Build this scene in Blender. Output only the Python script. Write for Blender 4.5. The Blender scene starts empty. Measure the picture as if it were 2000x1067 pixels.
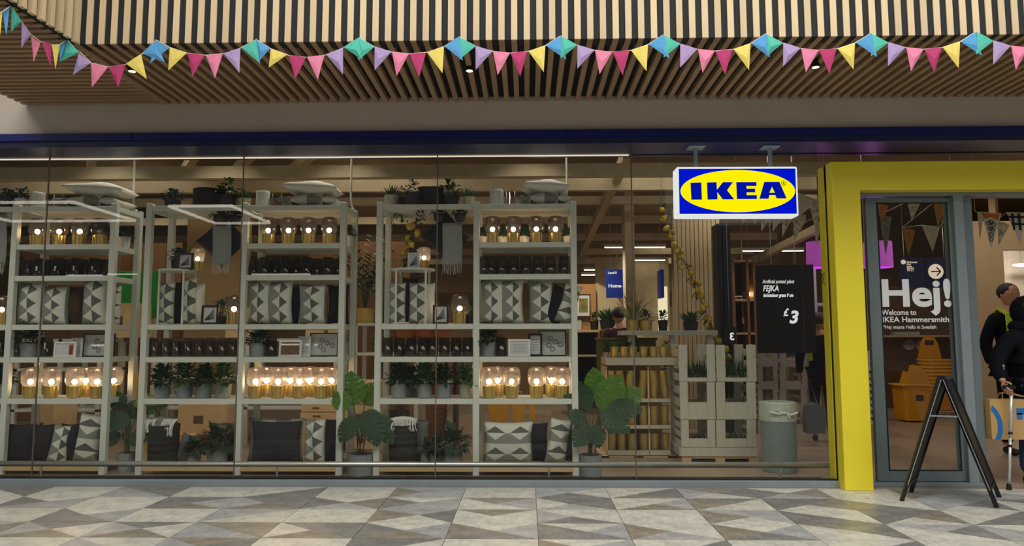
import bpy, bmesh, math, random
from mathutils import Vector, Matrix, Euler
R = random.Random(7)
PI = math.pi
SC = bpy.context.scene
COL = SC.collection

# ------------------------------------------------------------------ camera, world, light, exposure
F, CX, CY = 1400.0, 1000.0, 533.5
CAMH = 1.308
cam_d = bpy.data.cameras.new('camera'); cam = bpy.data.objects.new('camera', cam_d); COL.objects.link(cam)
cam_d.sensor_width = 36.0; cam_d.lens = 36.0 * F / 2000.0; cam_d.clip_end = 200
PITCH, YAW, ROLL = math.atan(127 / F), math.atan(30 / F), -0.0018
CM = (Matrix.Rotation(YAW, 3, 'Z') @ Matrix.Rotation(PI / 2 + PITCH, 3, 'X') @ Matrix.Rotation(ROLL, 3, 'Z'))
cam.matrix_world = Matrix.Translation((0, 0, CAMH)) @ CM.to_4x4()
SC.camera = cam

w = bpy.data.worlds.new('mall_ambient'); SC.world = w; w.use_nodes = True
bg = w.node_tree.nodes['Background']; bg.inputs[0].default_value = (0.95, 0.93, 0.90, 1); bg.inputs[1].default_value = 0.17

def area(name, loc, size, power, col, rot=(0, 0, 0), spread=180):
    d = bpy.data.lights.new(name, 'AREA'); d.shape = 'RECTANGLE'; d.size, d.size_y = size
    d.energy = power; d.color = col; d.spread = math.radians(spread)
    o = bpy.data.objects.new(name, d); COL.objects.link(o); o.location = loc; o.rotation_euler = rot
    return o
area('atrium_skylight', (0.5, 0.3, 7.4), (17, 6), 1330, (1.0, 0.965, 0.90), (math.radians(12), 0, 0))
# warm fill added for the shop: area lamps hidden by the header, spots farther in
for lx, ly, lp, lc in ((-5.5, 8.6, 11, (1, .92, .80)), (-2, 8.6, 11, (1, .92, .80)), (1.5, 8.6, 12, (1, .92, .80)), (5, 8.4, 18, (1, .93, .82))):
    area('shop_light', (lx, ly, 3.9), (1.8, 0.4), lp, lc)
def spot(loc, power, col, ang=120, rot=(0, 0, 0)):
    d = bpy.data.lights.new('shop_spot', 'SPOT'); d.energy = power; d.color = col; d.spot_size = math.radians(ang); d.spot_blend = .6; d.shadow_soft_size = .04
    o = bpy.data.objects.new('shop_spot', d); COL.objects.link(o); o.location = loc; o.rotation_euler = rot
for lx, ly, lp in ((-6, 10.8, 45), (-2.5, 10.8, 45), (.8, 11.5, 70), (3.5, 10.0, 60), (6.3, 9.6, 45), (3, 14.5, 90), (-3, 14.5, 60), (7.5, 10.2, 24)):
    spot((lx, ly, 3.92 if lx != .8 else 3.0), lp, (1, .91, .77), 140)
for lx in (-4.7, -3.4, -2.0, .05):
    spot((lx, 7.3, 3.88), 48, (1, .92, .80), 95)

SC.view_settings.view_transform = 'Standard'; SC.view_settings.look = 'None'
SC.view_settings.gamma = 1.0; SC.view_settings.use_curve_mapping = False
SC.view_settings.exposure = 0.0
SC.cycles.transparent_max_bounces = 32; SC.cycles.max_bounces = 8
SC.cycles.caustics_reflective = False; SC.cycles.caustics_refractive = False
SC.cycles.sample_clamp_indirect = 4.0

# ------------------------------------------------------------------ helpers
def P(px, py, Y):
    """point of the place that the photograph shows at pixel (px,py), at distance Y from the camera's own plane"""
    d = CM @ Vector(((px - CX) / F, -(py - CY) / F, -1.0))
    t = Y / d.y
    return Vector((d.x * t, Y, CAMH + d.z * t))
def PZ(px, py, z):
    d = CM @ Vector(((px - CX) / F, -(py - CY) / F, -1.0))
    t = (z - CAMH) / d.z
    return Vector((d.x * t, d.y * t, z))
def m_(n, Y): return n * Y / F

def lin(c):
    return tuple(((v / 255.0) / 12.92 if v / 255.0 <= 0.04045 else ((v / 255.0 + 0.055) / 1.055) ** 2.4) for v in c)
MC = {}
def N(nt, t, **kw):
    n = nt.nodes.new(t)
    for k, v in kw.items(): setattr(n, k, v)
    return n
def M(name, col=None, rough=.6, metal=0., var=.10, scale=9., bump=0., emit=0., ecol=None, spec=.5, stretch=(1, 1, 1), rnd=0., sheen=0.):
    if name in MC: return MC[name]
    m = bpy.data.materials.new(name); MC[name] = m; m.use_nodes = True
    nt = m.node_tree; b = nt.nodes['Principled BSDF']
    c = lin(col)
    b.inputs['Roughness'].default_value = rough; b.inputs['Metallic'].default_value = metal
    b.inputs['Specular IOR Level'].default_value = spec
    if sheen: b.inputs['Sheen Weight'].default_value = sheen
    tc = N(nt, 'ShaderNodeTexCoord'); mp = N(nt, 'ShaderNodeMapping'); mp.inputs['Scale'].default_value = stretch
    nt.links.new(tc.outputs['Object'], mp.inputs['Vector'])
    no = N(nt, 'ShaderNodeTexNoise'); no.inputs['Scale'].default_value = scale; no.inputs['Detail'].default_value = 5
    nt.links.new(mp.outputs[0], no.inputs['Vector'])
    rp = N(nt, 'ShaderNodeValToRGB')
    rp.color_ramp.elements[0].position = .3; rp.color_ramp.elements[1].position = .7
    rp.color_ramp.elements[0].color = (*[v * (1 - var) for v in c], 1); rp.color_ramp.elements[1].color = (*[min(1, v * (1 + var)) for v in c], 1)
    nt.links.new(no.outputs['Fac'], rp.inputs['Fac'])
    last = rp.outputs['Color']
    if rnd:
        oi = N(nt, 'ShaderNodeObjectInfo'); mr = N(nt, 'ShaderNodeMapRange'); mr.inputs['To Min'].default_value = 1 - rnd; mr.inputs['To Max'].default_value = 1 + rnd
        nt.links.new(oi.outputs['Random'], mr.inputs['Value'])
        hs = N(nt, 'ShaderNodeHueSaturation'); nt.links.new(mr.outputs[0], hs.inputs['Value']); nt.links.new(last, hs.inputs['Color']); last = hs.outputs['Color']
    nt.links.new(last, b.inputs['Base Color'])
    if bump:
        bp = N(nt, 'ShaderNodeBump'); bp.inputs['Strength'].default_value = bump; bp.inputs['Distance'].default_value = .01
        nt.links.new(no.outputs['Fac'], bp.inputs['Height']); nt.links.new(bp.outputs[0], b.inputs['Normal'])
    if emit:
        b.inputs['Emission Color'].default_value = (*lin(ecol or col), 1); b.inputs['Emission Strength'].default_value = emit
    return m
def glass(name, tint=(1, 1, 1), f0=.04, grad=None, rough=0.0, milk=0.):
    """thin architectural glass: clear sheet whose reflection grows towards grazing view; grad=(z0,z1,tint2) tints it upwards"""
    if name in MC: return MC[name]
    m = bpy.data.materials.new(name); MC[name] = m; m.use_nodes = True; nt = m.node_tree; nt.nodes.clear()
    out = N(nt, 'ShaderNodeOutputMaterial'); mx = N(nt, 'ShaderNodeMixShader'); tr = N(nt, 'ShaderNodeBsdfTransparent'); gl = N(nt, 'ShaderNodeBsdfGlossy')
    gl.inputs['Roughness'].default_value = rough; tr.inputs['Color'].default_value = (*tint, 1)
    lw = N(nt, 'ShaderNodeLayerWeight'); lw.inputs['Blend'].default_value = .5
    pw = N(nt, 'ShaderNodeMath', operation='POWER'); pw.inputs[1].default_value = 5.0
    nt.links.new(lw.outputs['Facing'], pw.inputs[0])
    mr = N(nt, 'ShaderNodeMapRange'); mr.inputs['To Min'].default_value = f0; mr.inputs['To Max'].default_value = .9
    nt.links.new(pw.outputs[0], mr.inputs['Value'])
    body = tr.outputs[0]
    if milk:
        tl = N(nt, 'ShaderNodeBsdfTranslucent'); tl.inputs[0].default_value = (.8, .72, .68, 1); m2 = N(nt, 'ShaderNodeMixShader'); m2.inputs[0].default_value = milk
        nt.links.new(tr.outputs[0], m2.inputs[1]); nt.links.new(tl.outputs[0], m2.inputs[2]); body = m2.outputs[0]
    nt.links.new(mr.outputs[0], mx.inputs[0]); nt.links.new(body, mx.inputs[1]); nt.links.new(gl.outputs[0], mx.inputs[2]); nt.links.new(mx.outputs[0], out.inputs[0])
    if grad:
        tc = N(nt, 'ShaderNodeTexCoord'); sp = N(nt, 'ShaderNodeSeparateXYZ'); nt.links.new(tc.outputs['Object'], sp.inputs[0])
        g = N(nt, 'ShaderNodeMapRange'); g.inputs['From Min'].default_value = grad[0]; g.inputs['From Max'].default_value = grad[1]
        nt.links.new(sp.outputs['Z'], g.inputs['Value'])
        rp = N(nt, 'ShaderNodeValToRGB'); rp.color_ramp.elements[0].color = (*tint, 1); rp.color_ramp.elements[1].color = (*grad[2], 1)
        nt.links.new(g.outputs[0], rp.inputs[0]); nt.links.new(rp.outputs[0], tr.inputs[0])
    return m
def emitter(name, col, s):
    if name in MC: return MC[name]
    m = bpy.data.materials.new(name); MC[name] = m; m.use_nodes = True; nt = m.node_tree; nt.nodes.clear()
    out = N(nt, 'ShaderNodeOutputMaterial'); e = N(nt, 'ShaderNodeEmission'); e.inputs[0].default_value = (*lin(col), 1); e.inputs[1].default_value = s
    nt.links.new(e.outputs[0], out.inputs[0]); return m

class MB:
    def __init__(s): s.v = []; s.f = []; s.uv = None
    def add(s, vs, fs):
        o = len(s.v); s.v += [tuple(v) for v in vs]; s.f += [tuple(i + o for i in f) for f in fs]; return s
    def box(s, x0, x1, y0, y1, z0, z1):
        return s.add([(x0, y0, z0), (x1, y0, z0), (x1, y1, z0), (x0, y1, z0), (x0, y0, z1), (x1, y0, z1), (x1, y1, z1), (x0, y1, z1)],
                     [(0, 3, 2, 1), (4, 5, 6, 7), (0, 1, 5, 4), (1, 2, 6, 5), (2, 3, 7, 6), (3, 0, 4, 7)])
    def bbox(s, x0, x1, y0, y1, z0, z1, b=.006):
        """box with chamfered vertical and horizontal edges"""
        bm = bmesh.new(); bmesh.ops.create_cube(bm, size=1)
        for v in bm.verts: v.co = Vector(((x0 + x1) / 2 + v.co.x * (x1 - x0), (y0 + y1) / 2 + v.co.y * (y1 - y0), (z0 + z1) / 2 + v.co.z * (z1 - z0)))
        bmesh.ops.bevel(bm, geom=bm.edges[:], offset=b, segments=1, affect='EDGES')
        return s.bm(bm)
    def bm(s, bm):
        bm.verts.index_update(); s.add([v.co[:] for v in bm.verts], [[v.index for v in f.verts] for f in bm.faces]); bm.free(); return s
    def cyl(s, p0, p1, r0, r1=None, n=12, cap=True):
        r1 = r0 if r1 is None else r1
        p0, p1 = Vector(p0), Vector(p1); d = (p1 - p0).normalized()
        a = d.orthogonal().normalized(); b = d.cross(a)
        vs = []
        for p, r in ((p0, r0), (p1, r1)):
            for i in range(n):
                t = 2 * PI * i / n; vs.append(p + a * (math.cos(t) * r) + b * (math.sin(t) * r))
        fs = [(i, (i + 1) % n, n + (i + 1) % n, n + i) for i in range(n)]
        if cap: fs += [tuple(range(n - 1, -1, -1)), tuple(range(n, 2 * n))]
        return s.add(vs, fs)
    def bar(s, p0, p1, wx, wy):
        p0, p1 = Vector(p0), Vector(p1); d = (p1 - p0).normalized()
        up = Vector((0, 1, 0)) if abs(d.y) < .9 else Vector((0, 0, 1))
        a = d.cross(up).normalized(); b = a.cross(d).normalized()
        vs = []
        for p in (p0, p1):
            for i, j in ((-1, -1), (1, -1), (1, 1), (-1, 1)): vs.append(p + a * (i * wx / 2) + b * (j * wy / 2))
        return s.add(vs, [(0, 1, 2, 3), (7, 6, 5, 4), (0, 4, 5, 1), (1, 5, 6, 2), (2, 6, 7, 3), (3, 7, 4, 0)])
    def lathe(s, prof, n=20, c=(0, 0, 0), rib=0.):
        vs, fs = [], []
        for (r, z) in prof:
            for i in range(n):
                t = 2 * PI * i / n; rr = r * (1 + (rib if i % 2 else -rib))
                vs.append((c[0] + rr * math.cos(t), c[1] + rr * math.sin(t), c[2] + z))
        for k in range(len(prof) - 1):
            for i in range(n):
                fs.append((k * n + i, k * n + (i + 1) % n, (k + 1) * n + (i + 1) % n, (k + 1) * n + i))
        return s.add(vs, fs)
    def tube(s, pts, r, n=6, r1=None):
        pts = [Vector(p) for p in pts]; vs = []; fs = []
        for k, p in enumerate(pts):
            d = (pts[min(k + 1, len(pts) - 1)] - pts[max(k - 1, 0)]).normalized()
            a = d.cross(Vector((.13, .21, .97)))
            a = a.normalized() if a.length > .05 else d.orthogonal().normalized()
            b = d.cross(a); rr = r if r1 is None else r + (r1 - r) * k / (len(pts) - 1)
            for i in range(n):
                t = 2 * PI * i / n; vs.append(p + a * (math.cos(t) * rr) + b * (math.sin(t) * rr))
        for k in range(len(pts) - 1):
            for i in range(n): fs.append((k * n + i, k * n + (i + 1) % n, (k + 1) * n + (i + 1) % n, (k + 1) * n + i))
        fs += [tuple(range(n - 1, -1, -1)), tuple((len(pts) - 1) * n + i for i in range(n))]
        return s.add(vs, fs)
    def prism(s, poly, y0, y1):
        """polygon in x,z extruded along y (given counter-clockwise seen from -y)"""
        n = len(poly)
        vs = [(x, y0, z) for x, z in poly] + [(x, y1, z) for x, z in poly]
        return s.add(vs, [tuple(range(n)), tuple(range(2 * n - 1, n - 1, -1))] + [(i, n + i, n + (i + 1) % n, (i + 1) % n) for i in range(n)])
    def slab(s, poly, z0, z1):
        n = len(poly)
        vs = [(x, y, z0) for x, y in poly] + [(x, y, z1) for x, y in poly]
        return s.add(vs, [tuple(range(n - 1, -1, -1)), tuple(range(n, 2 * n))] + [(i, (i + 1) % n, n + (i + 1) % n, n + i) for i in range(n)])
    def sph(s, c, r, n=10, sc=(1, 1, 1)):
        prof = []
        k = max(4, n // 2)
        for i in range(k + 1):
            t = -PI / 2 + PI * i / k; prof.append((max(1e-4, math.cos(t)) * r, math.sin(t) * r))
        o = len(s.v); s.lathe(prof, n)
        for i in range(o, len(s.v)):
            x, y, z = s.v[i]; s.v[i] = (c[0] + x * sc[0], c[1] + y * sc[1], c[2] + z * sc[2])
        return s
    def mesh(s, name, mat, smooth=False):
        me = bpy.data.meshes.new(name); me.from_pydata(s.v, [], s.f); me.materials.append(mat)
        if s.uv:
            ul = me.uv_layers.new(name='UVMap')
            for l in me.loops: ul.data[l.index].uv = s.uv[l.vertex_index]
        if smooth:
            for p in me.polygons: p.use_smooth = True
        me.validate(); me.update(); return me
    def obj(s, name, mat, parent=None, smooth=False, loc=None, fix=False):
        me = s.mesh(name, mat, smooth)
        if fix:
            bm = bmesh.new(); bm.from_mesh(me); bmesh.ops.recalc_face_normals(bm, faces=bm.faces[:]); bm.to_mesh(me); bm.free()
        o = bpy.data.objects.new(name, me); COL.objects.link(o)
        if parent: o.parent = parent
        if loc is not None: o.location = loc
        return o
def tag(o, label, cat, group=None):
    o['label'] = label; o['category'] = cat
    if group: o['group'] = group
    elif 'group' in o: del o['group']
    return o
def struct(o): o['kind'] = 'structure'; return o
def stuff(o): o['kind'] = 'stuff'; return o
def empty(name, loc=(0, 0, 0), rz=0.):
    o = bpy.data.objects.new(name, None); COL.objects.link(o); o.location = loc; o.rotation_euler = (0, 0, rz); o.empty_display_size = .05; return o
def thing(name, label, cat, loc=(0, 0, 0), rz=0., group=None): return tag(empty(name, loc, rz), label, cat, group)
def copy_tree(o, parent=None):
    c = o.copy(); COL.objects.link(c)
    if parent: c.parent = parent
    for ch in o.children: copy_tree(ch, c)
    return c
CACHE = {}
def inst(key, maker, label, cat, loc, rz=0., sc=1., group=None, rot=None):
    if key in CACHE: o = copy_tree(CACHE[key])
    else: o = CACHE[key] = maker()
    o.location = loc; o.rotation_euler = rot or (0, 0, rz)
    o.scale = (sc, sc, sc) if isinstance(sc, (int, float)) else sc
    return tag(o, label, cat, group)
def text(name, body, size, mat, parent=None, loc=(0, 0, 0), extrude=.001, bold=0., align='LEFT', shear=0., rot=(PI / 2, 0, 0), width=None, sx=1.):
    cu = bpy.data.curves.new(name, 'FONT'); cu.body = body; cu.size = size; cu.extrude = extrude; cu.offset = bold; cu.align_x = align; cu.shear = shear; cu.resolution_u = 4
    t = bpy.data.objects.new(name, cu); COL.objects.link(t)
    dg = bpy.context.evaluated_depsgraph_get(); me = bpy.data.meshes.new_from_object(t.evaluated_get(dg))
    bpy.data.objects.remove(t); bpy.data.curves.remove(cu)
    me.name = name; me.materials.clear(); me.materials.append(mat)
    if width:
        xs = [v.co.x for v in me.vertices]; k = width / (max(xs) - min(xs))
        for v in me.vertices: v.co.x *= k
    o = bpy.data.objects.new(name, me); COL.objects.link(o); o.parent = parent; o.location = loc; o.rotation_euler = rot; o.scale = (sx, 1, 1)
    return o
ORD = ['first', 'second', 'third', 'fourth', 'fifth', 'sixth', 'seventh', 'eighth', 'ninth', 'tenth', 'eleventh', 'twelfth', 'thirteenth', 'fourteenth']

# planes of the place (metres from the camera plane)
YG = 6.50          # shop glass
YH = 6.20          # blue header and the wall above it
YF = 4.88          # slatted fascia
YS = 6.95; YB = 7.45   # fronts and backs of the shelving
XW0, XW1 = -9.5, 9.5
# ------------------------------------------------------------------ materials of the shell
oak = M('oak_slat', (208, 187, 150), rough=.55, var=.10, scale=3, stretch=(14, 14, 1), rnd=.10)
oak_s = M('oak_soffit_slat', (160, 132, 102), rough=.6, var=.10, scale=3, stretch=(14, 1, 14), rnd=.10)  # same oak as the fascia, darkened for the shade under the soffit
oak_x = M('oak_soffit_slat_cross', (160, 132, 102), rough=.6, var=.10, scale=3, stretch=(1, 14, 14), rnd=.10)  # crosswise copy of the oak with the soffit shade in its colour
blackboard = M('black_backing', (22, 24, 27), rough=.8)
plaster = M('plaster', (196, 186, 174), rough=.9, var=.03, scale=2)
bluepaint = M('blue_metal', (8, 26, 104), rough=.35, var=.04, spec=.5)
navy = M('navy_trim', (30, 40, 84), rough=.3, var=.04)
alu = M('grey_aluminium', (138, 150, 156), rough=.35, metal=.2, var=.03)
alu_d = M('dark_grey_aluminium', (112, 126, 130), rough=.35, metal=.2, var=.03)
steel = M('brushed_steel', (200, 202, 198), rough=.34, metal=.8, var=.05, stretch=(1, 30, 30))
gasket = M('black_gasket', (14, 15, 16), rough=.6)
yellow = M('yellow_panel', (238, 222, 52), rough=.42, var=.03, scale=2)
white_p = M('white_powder_coat', (212, 216, 204), rough=.45, var=.03)
white_m = M('white_paint', (225, 225, 220), rough=.5, var=.03)
black_m = M('black_paint', (18, 18, 20), rough=.4)
pane_m = glass('shop_glass', (.965, .97, .96), .02)
wallin = M('shop_wall_paint', (176, 150, 112), rough=.85, var=.05, scale=2)
ceilin = M('shop_ceiling_paint', (150, 132, 102), rough=.9, var=.06, scale=2)
beam_m = M('ceiling_beam_paint', (196, 178, 144), rough=.8, var=.05)
floorin = M('shop_vinyl', (158, 138, 116), rough=.35, var=.10, scale=2, stretch=(1, 6, 1))
wood = M('brown_veneer', (136, 96, 54), rough=.5, var=.16, scale=4, stretch=(12, 12, 1))
pale = M('pale_plywood', (206, 176, 128), rough=.6, var=.10, scale=4, stretch=(1, 12, 12))
card = M('cardboard', (220, 192, 148), rough=.8, var=.06)

# ------------------------------------------------------------------ mall floor: terrazzo pieces
def terrazzo(name, c1, c2, fleck, fl=.62):
    m = bpy.data.materials.new(name); m.use_nodes = True; nt = m.node_tree; b = nt.nodes['Principled BSDF']; MC[name] = m
    b.inputs['Roughness'].default_value = .34; b.inputs['Specular IOR Level'].default_value = .4
    tc = N(nt, 'ShaderNodeTexCoord')
    n1 = N(nt, 'ShaderNodeTexNoise'); n1.inputs['Scale'].default_value = 7; n1.inputs['Detail'].default_value = 6; n1.inputs['Roughness'].default_value = .7
    n2 = N(nt, 'ShaderNodeTexVoronoi'); n2.inputs['Scale'].default_value = 42
    n3 = N(nt, 'ShaderNodeTexNoise'); n3.inputs['Scale'].default_value = 38; n3.inputs['Detail'].default_value = 3
    for n in (n1, n2, n3): nt.links.new(tc.outputs['Object'], n.inputs['Vector'])
    r1 = N(nt, 'ShaderNodeValToRGB'); r1.color_ramp.elements[0].position = .38; r1.color_ramp.elements[1].position = .62
    r1.color_ramp.elements[0].color = (*lin(c1), 1); r1.color_ramp.elements[1].color = (*lin(c2), 1)
    nt.links.new(n1.outputs['Fac'], r1.inputs[0])
    r2 = N(nt, 'ShaderNodeValToRGB'); r2.color_ramp.elements[0].position = fl; r2.color_ramp.elements[1].position = fl + .06
    nt.links.new(n3.outputs['Fac'], r2.inputs[0])
    mx = N(nt, 'ShaderNodeMixRGB'); mx.inputs[2].default_value = (*lin(fleck), 1); nt.links.new(r2.outputs[0], mx.inputs[0]); nt.links.new(r1.outputs[0], mx.inputs[1])
    mv = N(nt, 'ShaderNodeMixRGB', blend_type='MULTIPLY'); mv.inputs[0].default_value = .22
    bw = N(nt, 'ShaderNodeRGBToBW'); nt.links.new(n2.outputs['Color'], bw.inputs[0]); nt.links.new(mx.outputs[0], mv.inputs[1]); nt.links.new(bw.outputs[0], mv.inputs[2])
    oi = N(nt, 'ShaderNodeObjectInfo'); mr = N(nt, 'ShaderNodeMapRange'); mr.inputs['To Min'].default_value = .95; mr.inputs['To Max'].default_value = 1.06
    nt.links.new(oi.outputs['Random'], mr.inputs[0])
    hs = N(nt, 'ShaderNodeHueSaturation'); nt.links.new(mr.outputs[0], hs.inputs['Value']); nt.links.new(mv.outputs[0], hs.inputs['Color'])
    nt.links.new(hs.outputs[0], b.inputs['Base Color']); return m
TZ = {'L': terrazzo('terrazzo_light', (190, 189, 179), (220, 218, 207), (232, 230, 221)),
      'M': terrazzo('terrazzo_grey', (160, 162, 162), (184, 186, 186), (198, 200, 198)),
      'D': terrazzo('terrazzo_dark', (118, 119, 117), (142, 142, 139), (172, 172, 168)),
      'B': terrazzo('terrazzo_brown', (132, 125, 112), (158, 150, 136), (188, 182, 168))}
TW = (PZ(1629, 973, 0).x - PZ(1047, 973, 0).x) / 4; TD = (PZ(1047, 973, 0).y - PZ(1047, 1053.6, 0).y) / 3
X0 = PZ(1047, 973, 0).x; YR1 = PZ(1047, 973, 0).y
# each string gives the colours of the far, right, near and left quarter of a tile; equal neighbours are one piece
ROWS = {0: {-8: 'DDLL', -7: 'LLLL', -6: 'DDMM', -5: 'LLLL', -4: 'LDDL', -3: 'LLLL', -2: 'MMMB', -1: 'LLLL', 0: 'MLDM', 1: 'LDBL', 2: 'BDLM', 3: 'LBMD', 4: 'LLLL', 5: 'MMMB', 6: 'LLMM', 7: 'LLLL', 8: 'MMLL'},
        1: {-8: 'LLMM', -7: 'LMMD', -6: 'LLLL', -5: 'DMBD', -4: 'DDBM', -3: 'LBMD', -2: 'LMMD', -1: 'BMLL', 0: 'DDML', 1: 'LMBL', 2: 'DLLB', 3: 'DBLD', 4: 'LLDB', 5: 'MDLM', 6: 'DMML', 7: 'LLLL', 8: 'DLLD'},
        2: {-8: 'MDDM', -7: 'LLLL', -6: 'LMDD', -5: 'LLLL', -4: 'MLLM', -3: 'LLLL', -2: 'MDLB', -1: 'BLLL', 0: 'LLDM', 1: 'LLLL', 2: 'MMLB', 3: 'LLDD', 4: 'DBLD', 5: 'LDDL', 6: 'LLLL', 7: 'MMDD'},
        3: {-8: 'LLLL', -7: 'MBBM', -6: 'DLBM', -5: 'DLBM', -4: 'BBMM', -3: 'DDBL', -2: 'LMBD', -1: 'LMDB', 0: 'LMDD', 1: 'LLMB', 2: 'LMDB', 3: 'BDLL', 4: 'MDLL', 5: 'LLMM', 6: 'DLLD'},
        4: {-8: 'DDLL', -7: 'LLBB', -6: 'LLLL', -5: 'LLMM', -4: 'BDDM', -3: 'LLLL', -2: 'DLLD', -1: 'LLLL', 0: 'LMMB', 1: 'LDML', 2: 'LLLL', 3: 'LDLL', 4: 'LLLL', 5: 'MMLL'}}
floor = struct(MB().box(-16, 16, -4, YG - .06, -.12, -.010).obj('floor', M('grout', (150, 146, 138), rough=.9)))
def tile(k, r, code):
    g = .0022
    x0, x1 = X0 + k * TW + g, X0 + (k + 1) * TW - g
    y1 = YR1 - (r - 1) * TD - g; y0 = y1 - TD + 2 * g
    c = (x0 + (x1 - x0) * R.uniform(.42, .58), y0 + (y1 - y0) * R.uniform(.44, .56))
    q = [((x0, y1), (x1, y1)), ((x1, y1), (x1, y0)), ((x1, y0), (x0, y0)), ((x0, y0), (x0, y1))]
    runs = []
    if len(set(code)) == 1: runs = [(code[0], [(x0, y1), (x1, y1), (x1, y0), (x0, y0)])]
    else:
        s = next(i for i in range(4) if code[i] != code[i - 1]); i = 0
        while i < 4:
            j = (s + i) % 4; poly = [c, q[j][0], q[j][1]]; i += 1
            while i < 4 and code[(s + i) % 4] == code[j]: poly.append(q[(s + i) % 4][1]); i += 1
            if len(poly) == 4 and False: pass
            runs.append((code[j], poly))
        # two halves: a straight diagonal, not a kink at the centre
        if len(runs) == 2 and all(len(p) == 4 for _, p in runs): runs = [(cc, p[1:]) for cc, p in runs]
    for cc, p in runs:
        p = p[::-1]
        ctr = Vector((sum(a for a, b in p) / len(p), sum(b for a, b in p) / len(p)))
        pp = []
        for a, b in p:
            d = ctr - Vector((a, b)); d = d.normalized() * .0006 if d.length else d
            pp.append((a + d.x - ctr.x, b + d.y - ctr.y))
        MB().slab(pp, -.010, R.uniform(-.0003, .0003)).obj('tile', TZ[cc], floor, loc=(ctr.x, ctr.y, 0))
for r in range(0, 5):
    for k in range(-8, 9):
        tile(k, r, ROWS[r].get(k) or R.choice(['LLLL', 'LLDD', 'MLLB', 'LMDB']))
for r in (5, 6):
    for k in range(-6, 6): tile(k, r, R.choice(['LLLL', 'LLLL', 'MMMM', 'LLDD']))

# ------------------------------------------------------------------ shopfront shell
ZSO = P(1000, 198.5, YH).z                      # underside of the slatted soffit
zF = ZSO
XC = P(143, 79, YF).x                            # inner corner of the fascia
XL = P(50, 203, YH).x                            # outer end of the soffit
hz_t, hz_m, hz_b = P(1000, 257, YH).z, P(1000, 271, YH).z, P(1000, 283, YH).z
wa = struct(MB().box(-16, 16, YH, YH + .12, hz_t, 5.4).obj('wall_upper', plaster))
# vertical slats of the fascia
fa = struct(MB().box(XC + .02, 12, YF + .008, YF + .12, zF + .006, 5.6).obj('wall_fascia', blackboard))
pitch = m_(24.75, YF * 1.036); sw = pitch * .49
slat_me = MB().box(-sw / 2, sw / 2, 0, .008, zF + .004, 5.6).mesh('slat', oak)
x = XC + sw / 2
fx = []
while x < 6.0:
    o = bpy.data.objects.new('slat', slat_me); COL.objects.link(o); o.parent = fa; o.location = (x, YF, 0); fx.append(x); x += pitch
fl = struct(MB().box(XC - .05, XC + .02, 1.2, YF + .1, zF + .006, 5.6).obj('wall_fascia_return', blackboard))
slat_r = MB().box(.02, .05, -sw / 2, sw / 2, zF + .004, 5.6).mesh('slat', oak)
y = YF - .03
while y > 1.5:
    o = bpy.data.objects.new('slat', slat_r); COL.objects.link(o); o.parent = fl; o.location = (XC, y, 0); y -= pitch
# soffit
so = struct(MB().box(XC, 12, YF + .12, YH, zF + .045, zF + .10).box(XL, XC - .05, 1.2, YH, zF + .045, zF + .10).obj('ceiling_soffit', blackboard))
yj = PZ(1000, 134, zF).y
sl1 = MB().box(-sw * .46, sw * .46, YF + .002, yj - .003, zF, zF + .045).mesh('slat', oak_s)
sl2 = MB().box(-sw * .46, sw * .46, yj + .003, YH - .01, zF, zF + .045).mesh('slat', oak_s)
for x in fx:
    for me in (sl1, sl2):
        o = bpy.data.objects.new('slat', me); COL.objects.link(o); o.parent = so; o.location = (x, 0, 0)
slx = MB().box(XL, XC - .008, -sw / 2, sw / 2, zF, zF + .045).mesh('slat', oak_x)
y = YH - .05
while y > 2.6:
    o = bpy.data.objects.new('slat', slx); COL.objects.link(o); o.parent = so; o.location = (0, y, 0); y -= pitch * .93
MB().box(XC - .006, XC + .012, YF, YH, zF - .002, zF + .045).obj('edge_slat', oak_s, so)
# blue header
xh0, xh1 = -12, 12
hd = struct(MB().box(xh0, xh1, YH - .05, YG + .05, hz_m, hz_t).obj('trim_header', bluepaint))
MB().box(xh0, xh1, YH - .02, YG + .05, hz_b + .012, hz_m).obj('lower_band', navy, hd)
MB().box(xh0, xh1, YH - .03, YG + .05, hz_b, hz_b + .012).obj('drip_edge', navy, hd)
for px in (263, 686, 1108, 1617):
    xx = P(px, 275, YH).x; MB().box(xx - .003, xx + .003, YH - .054, YH - .049, hz_m, hz_t).obj('seam', gasket, hd)
# plinth
zpl = P(1000, 936, YG).z
xp1 = P(1640, 950, YG).x
pl = struct(MB().bbox(-9.4, xp1, YG - .055, YG + .04, -.01, zpl - .004, .004).obj('trim_plinth', alu))
MB().box(-9.4, xp1, YG - .01, YG + .045, zpl - .004, zpl + .004).obj('gasket', gasket, pl)
# glazing
zgt = hz_b
jx = [P(98 - 377, 300, YG).x, P(98, 300, YG).x, P(477, 300, YG).x, P(855, 300, YG).x, P(1232, 300, YG).x, P(1611, 300, YG).x]
jx = [-9.3, jx[0]] + jx[1:]
for i in range(len(jx) - 1):
    wn = struct(empty('window_%d' % (i + 1), (0, 0, 0)))
    MB().box(jx[i] + .003, jx[i + 1] - .003, YG - .006, YG + .006, zpl + .004, zgt).obj('pane', pane_m, wn)
    if i < 5: MB().box(jx[i + 1] - .0045, jx[i + 1] + .0045, YG - .007, YG + .007, zpl + .004, zgt).obj('joint', M('grey_silicone', (92, 84, 72), rough=.4), wn)
# glass above the portal
xpo = P(1624, 330, 6.34).x
wt = struct(empty('window_6'))
zpt = P(1700, 315, 6.34).z
MB().box(jx[-1] + .003, 9.3, YG - .006, YG + .006, zpt + .002, zgt).obj('pane', pane_m, wt)

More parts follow.
